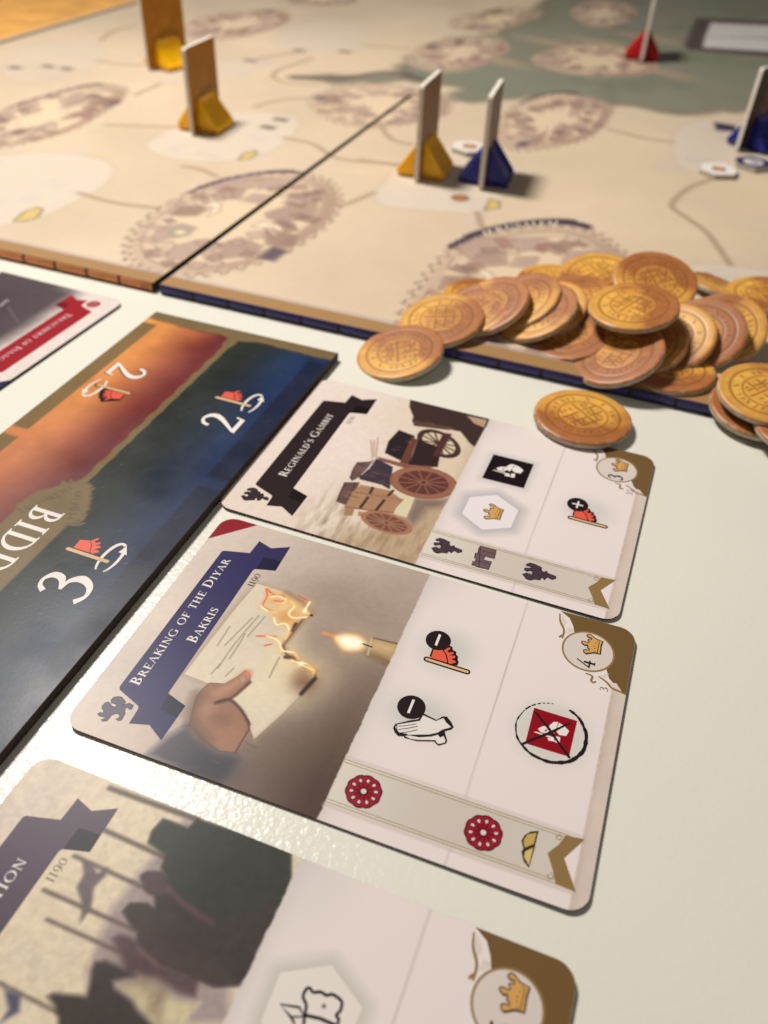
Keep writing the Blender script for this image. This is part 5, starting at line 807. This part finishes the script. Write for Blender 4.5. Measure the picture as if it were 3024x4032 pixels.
def panel_print(kind):
    ra = Ras(np.linspace(0,PW,45),np.linspace(0,PH,58)); X,Y = ra.X,ra.Y
    if kind == 'ochre':
        ra.base((176,116,14)); ra.mixm(np.clip(fbm(X,Y,9,301)*2-0.8,0,1)*0.5,(150,92,10)); ra.mixm(np.clip(fbm(X+40,Y,6,305)*2-1,0,1)*0.4,(206,146,30))
        ra.line([(6,23),(11,20),(19,19),(21,22)],1.6,(110,66,8),1.2,0.6,sm=4); ra.line([(11,22),(10,28),(15,32)],1.4,(116,72,8),1.2,0.6,sm=4)
    elif kind == 'tanback':
        ra.base((150,112,64)); ra.mixm(np.clip(fbm(X,Y,8,311)*2-0.8,0,1)*0.5,(120,84,44)); ra.mixm(np.clip((Y-18)/14,0,1)*0.4,(168,130,78))
    elif kind == 'mauve':
        ra.base((120,96,84)); ra.mixm(np.clip(fbm(X,Y*0.4,5,321)*2-0.8,0,1)*0.7,(84,66,66)); ra.mixm(np.clip((Y-14)/14,0,1)*0.4,(140,110,96))
    else:
        ra.base((46,40,34)); ra.mixm(np.clip(1-Y/9,0,1)*0.8,(66,72,50)); ra.poly(smooth_line([(7,8),(13,5),(19,8),(20,15),(22,24),(20,34),(5,34),(5,24),(7,15)],5,True),(78,48,42),1.0); ra.blob((13,12),2.6,3.4,(140,108,88),0.9,3); ra.blob((12,19),3,4,(112,88,104),0.8); ra.blob((15,26),5,6,(34,30,60),0.8)
    ra.grain(0.08,2.0,331)
    return ra
def standee(near,ang,label,base_mat,kind,h=PH,lean=0.0,foot_off=0.0,base_label=None):
    a = math.radians(ang); d = np.array([math.cos(a),math.sin(a)]); c = np.array(near)+d*PW/2
    r = empty('standee',(c[0]*MM,c[1]*MM,(BZ+0.3)*MM),a); tag(r,label,'standee','cardboard standees on the map board')
    o = round_rect(PW,h,1.3,4); p = slab('panel',o,-PT/2+0.02,PT/2-0.02,r,M_WHITECORE,0.12)
    p.rotation_euler = (math.pi/2,lean,0); p.location = (-PW/2*MM,0,(h+0.3)*MM)
    for zz,kd,nm in ((PT/2,kind,'panel_print'),(-PT/2,kind,'panel_print')):
        ra = panel_print(kd); q = ra.build(nm,p,0,M_MAP,round_clip(PW,PH,1.4))
        if zz > 0: q.location = (0,0,zz*MM)
        else: q.location = (PW*MM,0,zz*MM); q.rotation_euler = (0,math.pi,0)
        s_ = 0.985; q.scale = (s_,s_*h/PH,1)
    f = link('plastic_foot',FOOT.copy(),r,base_mat); f.location = (foot_off*MM,0,0)
    return r

# ------------------------------------------------------------------ hexagonal tokens
def hex_token(c,rad,rz,z,col,label,inner):
    r = empty('hexagon_token',(c[0]*MM,c[1]*MM,z*MM),rz); tag(r,label,'token','hexagonal tokens on the map')
    P = [(rad*math.cos(k*math.pi/3),rad*math.sin(k*math.pi/3)) for k in range(6)]
    slab('token_core',P,0,1.9,r,M_CORE,0.15)
    k = Ink(); k.poly([(x*0.97,y*0.97) for x,y in P],col)
    if inner == 'coin': k.disc((0,0),rad*0.36,(70,52,40)); k.disc((0,0),rad*0.29,(190,122,60)); k.disc((0,0),rad*0.14,(222,160,80))
    else: k.disc((0,0),rad*0.5,(214,206,200)); k.disc((0.6,0.3),rad*0.26,(150,140,150))
    k.build('token_print',r,1.93,M_MAP)
    return r

# ------------------------------------------------------------------ coins
CR = 12.3
def coin_meshes(seed=0):
    n = 128; rad = [0.0]+list(np.arange(0.3,11.2,0.27))+[11.3,11.55,11.8,12.0,12.15,12.25,12.3]
    z = []
    for q in rad:
        e = 0.0
        if q > 11.2: e = -0.62*(1-math.sqrt(max(0,1-((q-11.2)/1.1)**2)))
        e -= 0.10*math.exp(-((q-9.3)/0.28)**2)+0.08*math.exp(-((q-6.15)/0.25)**2); z.append(e)
    R_ = np.array(rad)[:,None]; A = np.linspace(0,PI2,n,endpoint=False)[None]; X = R_*np.cos(A); Y = R_*np.sin(A)
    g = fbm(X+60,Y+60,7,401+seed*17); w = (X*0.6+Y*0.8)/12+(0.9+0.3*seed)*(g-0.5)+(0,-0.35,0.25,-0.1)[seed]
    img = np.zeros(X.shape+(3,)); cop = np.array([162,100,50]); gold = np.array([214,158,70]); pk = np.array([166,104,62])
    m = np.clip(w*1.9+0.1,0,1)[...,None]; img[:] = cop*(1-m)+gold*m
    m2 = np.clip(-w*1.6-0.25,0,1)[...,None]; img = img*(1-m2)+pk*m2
    def mix(mask,col,a):
        nonlocal img
        k = (mask*a)[...,None]; img = img*(1-k)+np.array(col)*k
    RR = R_+0*A
    mix(np.exp(-((RR-9.3)/0.22)**2),(132,78,32),0.85); mix(np.exp(-((RR-8.8)/0.12)**2),(140,84,36),0.4); mix(np.exp(-((RR-6.2)/0.20)**2),(132,78,32),0.8)
    AA = A+0*R_
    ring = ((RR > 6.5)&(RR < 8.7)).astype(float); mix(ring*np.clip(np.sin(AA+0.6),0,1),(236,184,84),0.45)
    cen = RR < 5.8; mix(cen*1.0,(222,164,74),0.4)
    segs = []
    for (x0,y0,x1,y1) in ((0.6,5.2,0.6,-4.6),(-5.2,1.5,-0.4,1.5),(1.6,1.9,5.2,1.9),(-4.6,-1.2,0.2,-1.2),(1.4,-1.0,5.0,-1.0),(-3.2,-3.6,3.2,-3.6)): segs.append((x0,y0,x1,y1))
    rr2 = np.random.default_rng(5)
    for yy in (3.4,0.2,-2.4):
        for xx in (-4.2,-2.9,-1.6,2.2,3.5): h_ = rr2.uniform(0.5,1.2); segs.append((xx+rr2.uniform(-0.3,0.3),yy+h_,xx+rr2.uniform(-0.6,0.6),yy-h_*rr2.uniform(0.2,1)))
    for t in np.linspace(0,PI2,26,endpoint=False):
        t = t+rr2.uniform(-0.06,0.06); q0 = rr2.uniform(6.8,7.3); q1 = rr2.uniform(7.7,8.4); dt = rr2.uniform(-0.08,0.08)
        if int(t*10)%5: segs.append((q0*math.cos(t),q0*math.sin(t),q1*math.cos(t+dt),q1*math.sin(t+dt)))
    dd = np.full(X.shape,9.0)
    for x0,y0,x1,y1 in segs:
        ex,ey = x1-x0,y1-y0; tt = np.clip(((X-x0)*ex+(Y-y0)*ey)/(ex*ex+ey*ey+1e-9),0,1); dd = np.minimum(dd,np.hypot(X-x0-tt*ex,Y-y0-tt*ey))
    mix(np.clip((0.34-dd)/0.2,0,1),(128,74,30),0.75)
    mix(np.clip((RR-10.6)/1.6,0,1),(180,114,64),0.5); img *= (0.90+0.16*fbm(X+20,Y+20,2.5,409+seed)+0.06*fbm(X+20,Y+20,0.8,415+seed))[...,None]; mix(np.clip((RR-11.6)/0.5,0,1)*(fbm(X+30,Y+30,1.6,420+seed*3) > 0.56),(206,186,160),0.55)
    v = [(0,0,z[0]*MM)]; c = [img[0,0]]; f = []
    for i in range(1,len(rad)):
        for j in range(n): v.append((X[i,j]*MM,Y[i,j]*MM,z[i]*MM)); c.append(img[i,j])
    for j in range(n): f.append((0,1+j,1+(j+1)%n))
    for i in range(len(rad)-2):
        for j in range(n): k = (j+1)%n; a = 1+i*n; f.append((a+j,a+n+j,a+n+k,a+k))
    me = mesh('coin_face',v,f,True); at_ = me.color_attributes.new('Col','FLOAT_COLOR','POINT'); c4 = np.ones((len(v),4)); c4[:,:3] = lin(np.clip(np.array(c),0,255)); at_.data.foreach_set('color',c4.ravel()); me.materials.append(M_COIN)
    prof = [(12.3,-0.62),(12.3,-1.5),(12.15,-1.75),(11.8,-1.85)]; v = []; f = []
    for q,zz in prof: v += [(q*math.cos(t)*MM,q*math.sin(t)*MM,zz*MM) for t in A[0]]
    for i in range(len(prof)-1):
        for j in range(n): k = (j+1)%n; f.append((i*n+j,(i+1)*n+j,(i+1)*n+k,i*n+k))
    f.append(tuple(reversed(range((len(prof)-1)*n,len(prof)*n))))
    mc = mesh('coin_core',v,f,True); mc.materials.append(M_CORE)
    return me, mc
def coins():
    kinds = [coin_meshes(k) for k in range(4)]
    for i,(k,(x,y,z,nx,ny)) in enumerate(COINS.items()):
        nrm = Vector((nx,ny,1)).normalized(); q = nrm.to_track_quat('Z','Y')
        o = bpy.data.objects.new('cardboard_coin',None); COL.objects.link(o); o.empty_display_size = 0.01
        o.rotation_mode = 'QUATERNION'; o.rotation_quaternion = q @ Vector((0,0,1)).rotation_difference(Vector((0,0,1))); o.location = (x*MM,y*MM,z*MM)
        from mathutils import Quaternion
        o.rotation_quaternion = q @ Quaternion((0,0,1),math.radians(COIN_ROT.get(k,(i*137)%360)))
        tag(o,COIN_LABEL[k],'coin','copper coloured cardboard coins')
        fm, cm = kinds[{'J':2,'W':2,'K':2,'T':2,'N':1,'B':0,'A':0,'M':1,'Q':1,'C':1,'S':1}.get(k,i%4)]; link('coin_face',fm,o); link('coin_core',cm,o)

# ------------------------------------------------------------------ table tops
def tables():
    def sheet(name,pts,z,mat):
        c,s = math.cos(BT_),math.sin(BT_); w = [((BO_[0]+a*c-b*s)*MM,(BO_[1]+a*s+b*c)*MM) for a,b in pts]
        v = [(x,y,z) for x,y in w]+[(x,y,z-0.025) for x,y in w]; n = len(w)
        f = [tuple(range(n)),tuple(reversed(range(n,2*n)))]+[(i,i+n,(i+1)%n+n,(i+1)%n) for i in range(n)]
        o = link(name,mesh(name,v,f),None,mat); tag(o,kind='structure'); return o
    sheet('tabletop',[(-246,-600),(700,-600),(700,900),(-246,900)],0.0,M_TABLE)
    sheet('wooden_surface',[(-1200,-600),(-247,-600),(-247,1600),(-1200,1600)],-0.002,M_WOOD)

# ------------------------------------------------------------------ build
tables()
map_board()
bidding_tile()
for fn_,lf in ((card_burning,0.32),(card_wagon,0.25),(card_march,0.3),(card_red,0.3)): bow(fn_(),lf)
standee((-91.3,380.8),74.1,'ochre standee in yellow foot, standing alone on the left map panel nearer the fold',M_YEL,'ochre',33.8)
standee((-135.7,484),STA_ANG,'ochre standee at the top left, its top cut off by the frame',M_YEL,'ochre',36)
standee((6.4,336.3),73.9,'tan standee in yellow foot beside the blue one',M_YEL,'tanback',35)
standee((31.6,331.2),76.5,'brown standee in dark blue foot next to the yellow one',M_BLU,'mauve',34)
standee((150.5,395.2),40,'dark portrait standee in blue foot at the right edge',M_BLU,'portrait',33.8,math.radians(2))
standee((139.2,553.8),76.6,'edge-on standee in shiny red foot on the sea',M_RED,'mauve',35)
hex_token((29.6,378.5),8.6,0.3,BZ+0.3,(222,214,204),'white hexagon token with copper disc behind the blue footed standee','coin')
hex_token((133.5,364.5),8.4,0.1,BZ+0.3,(232,224,216),'white hexagon token with copper disc in front of the portrait standee','coin')
hex_token((151.3,375.5),8.4,0.35,BZ+0.3,(58,50,92),'dark blue hexagon token with pale centre at the right edge','pale')
coins()
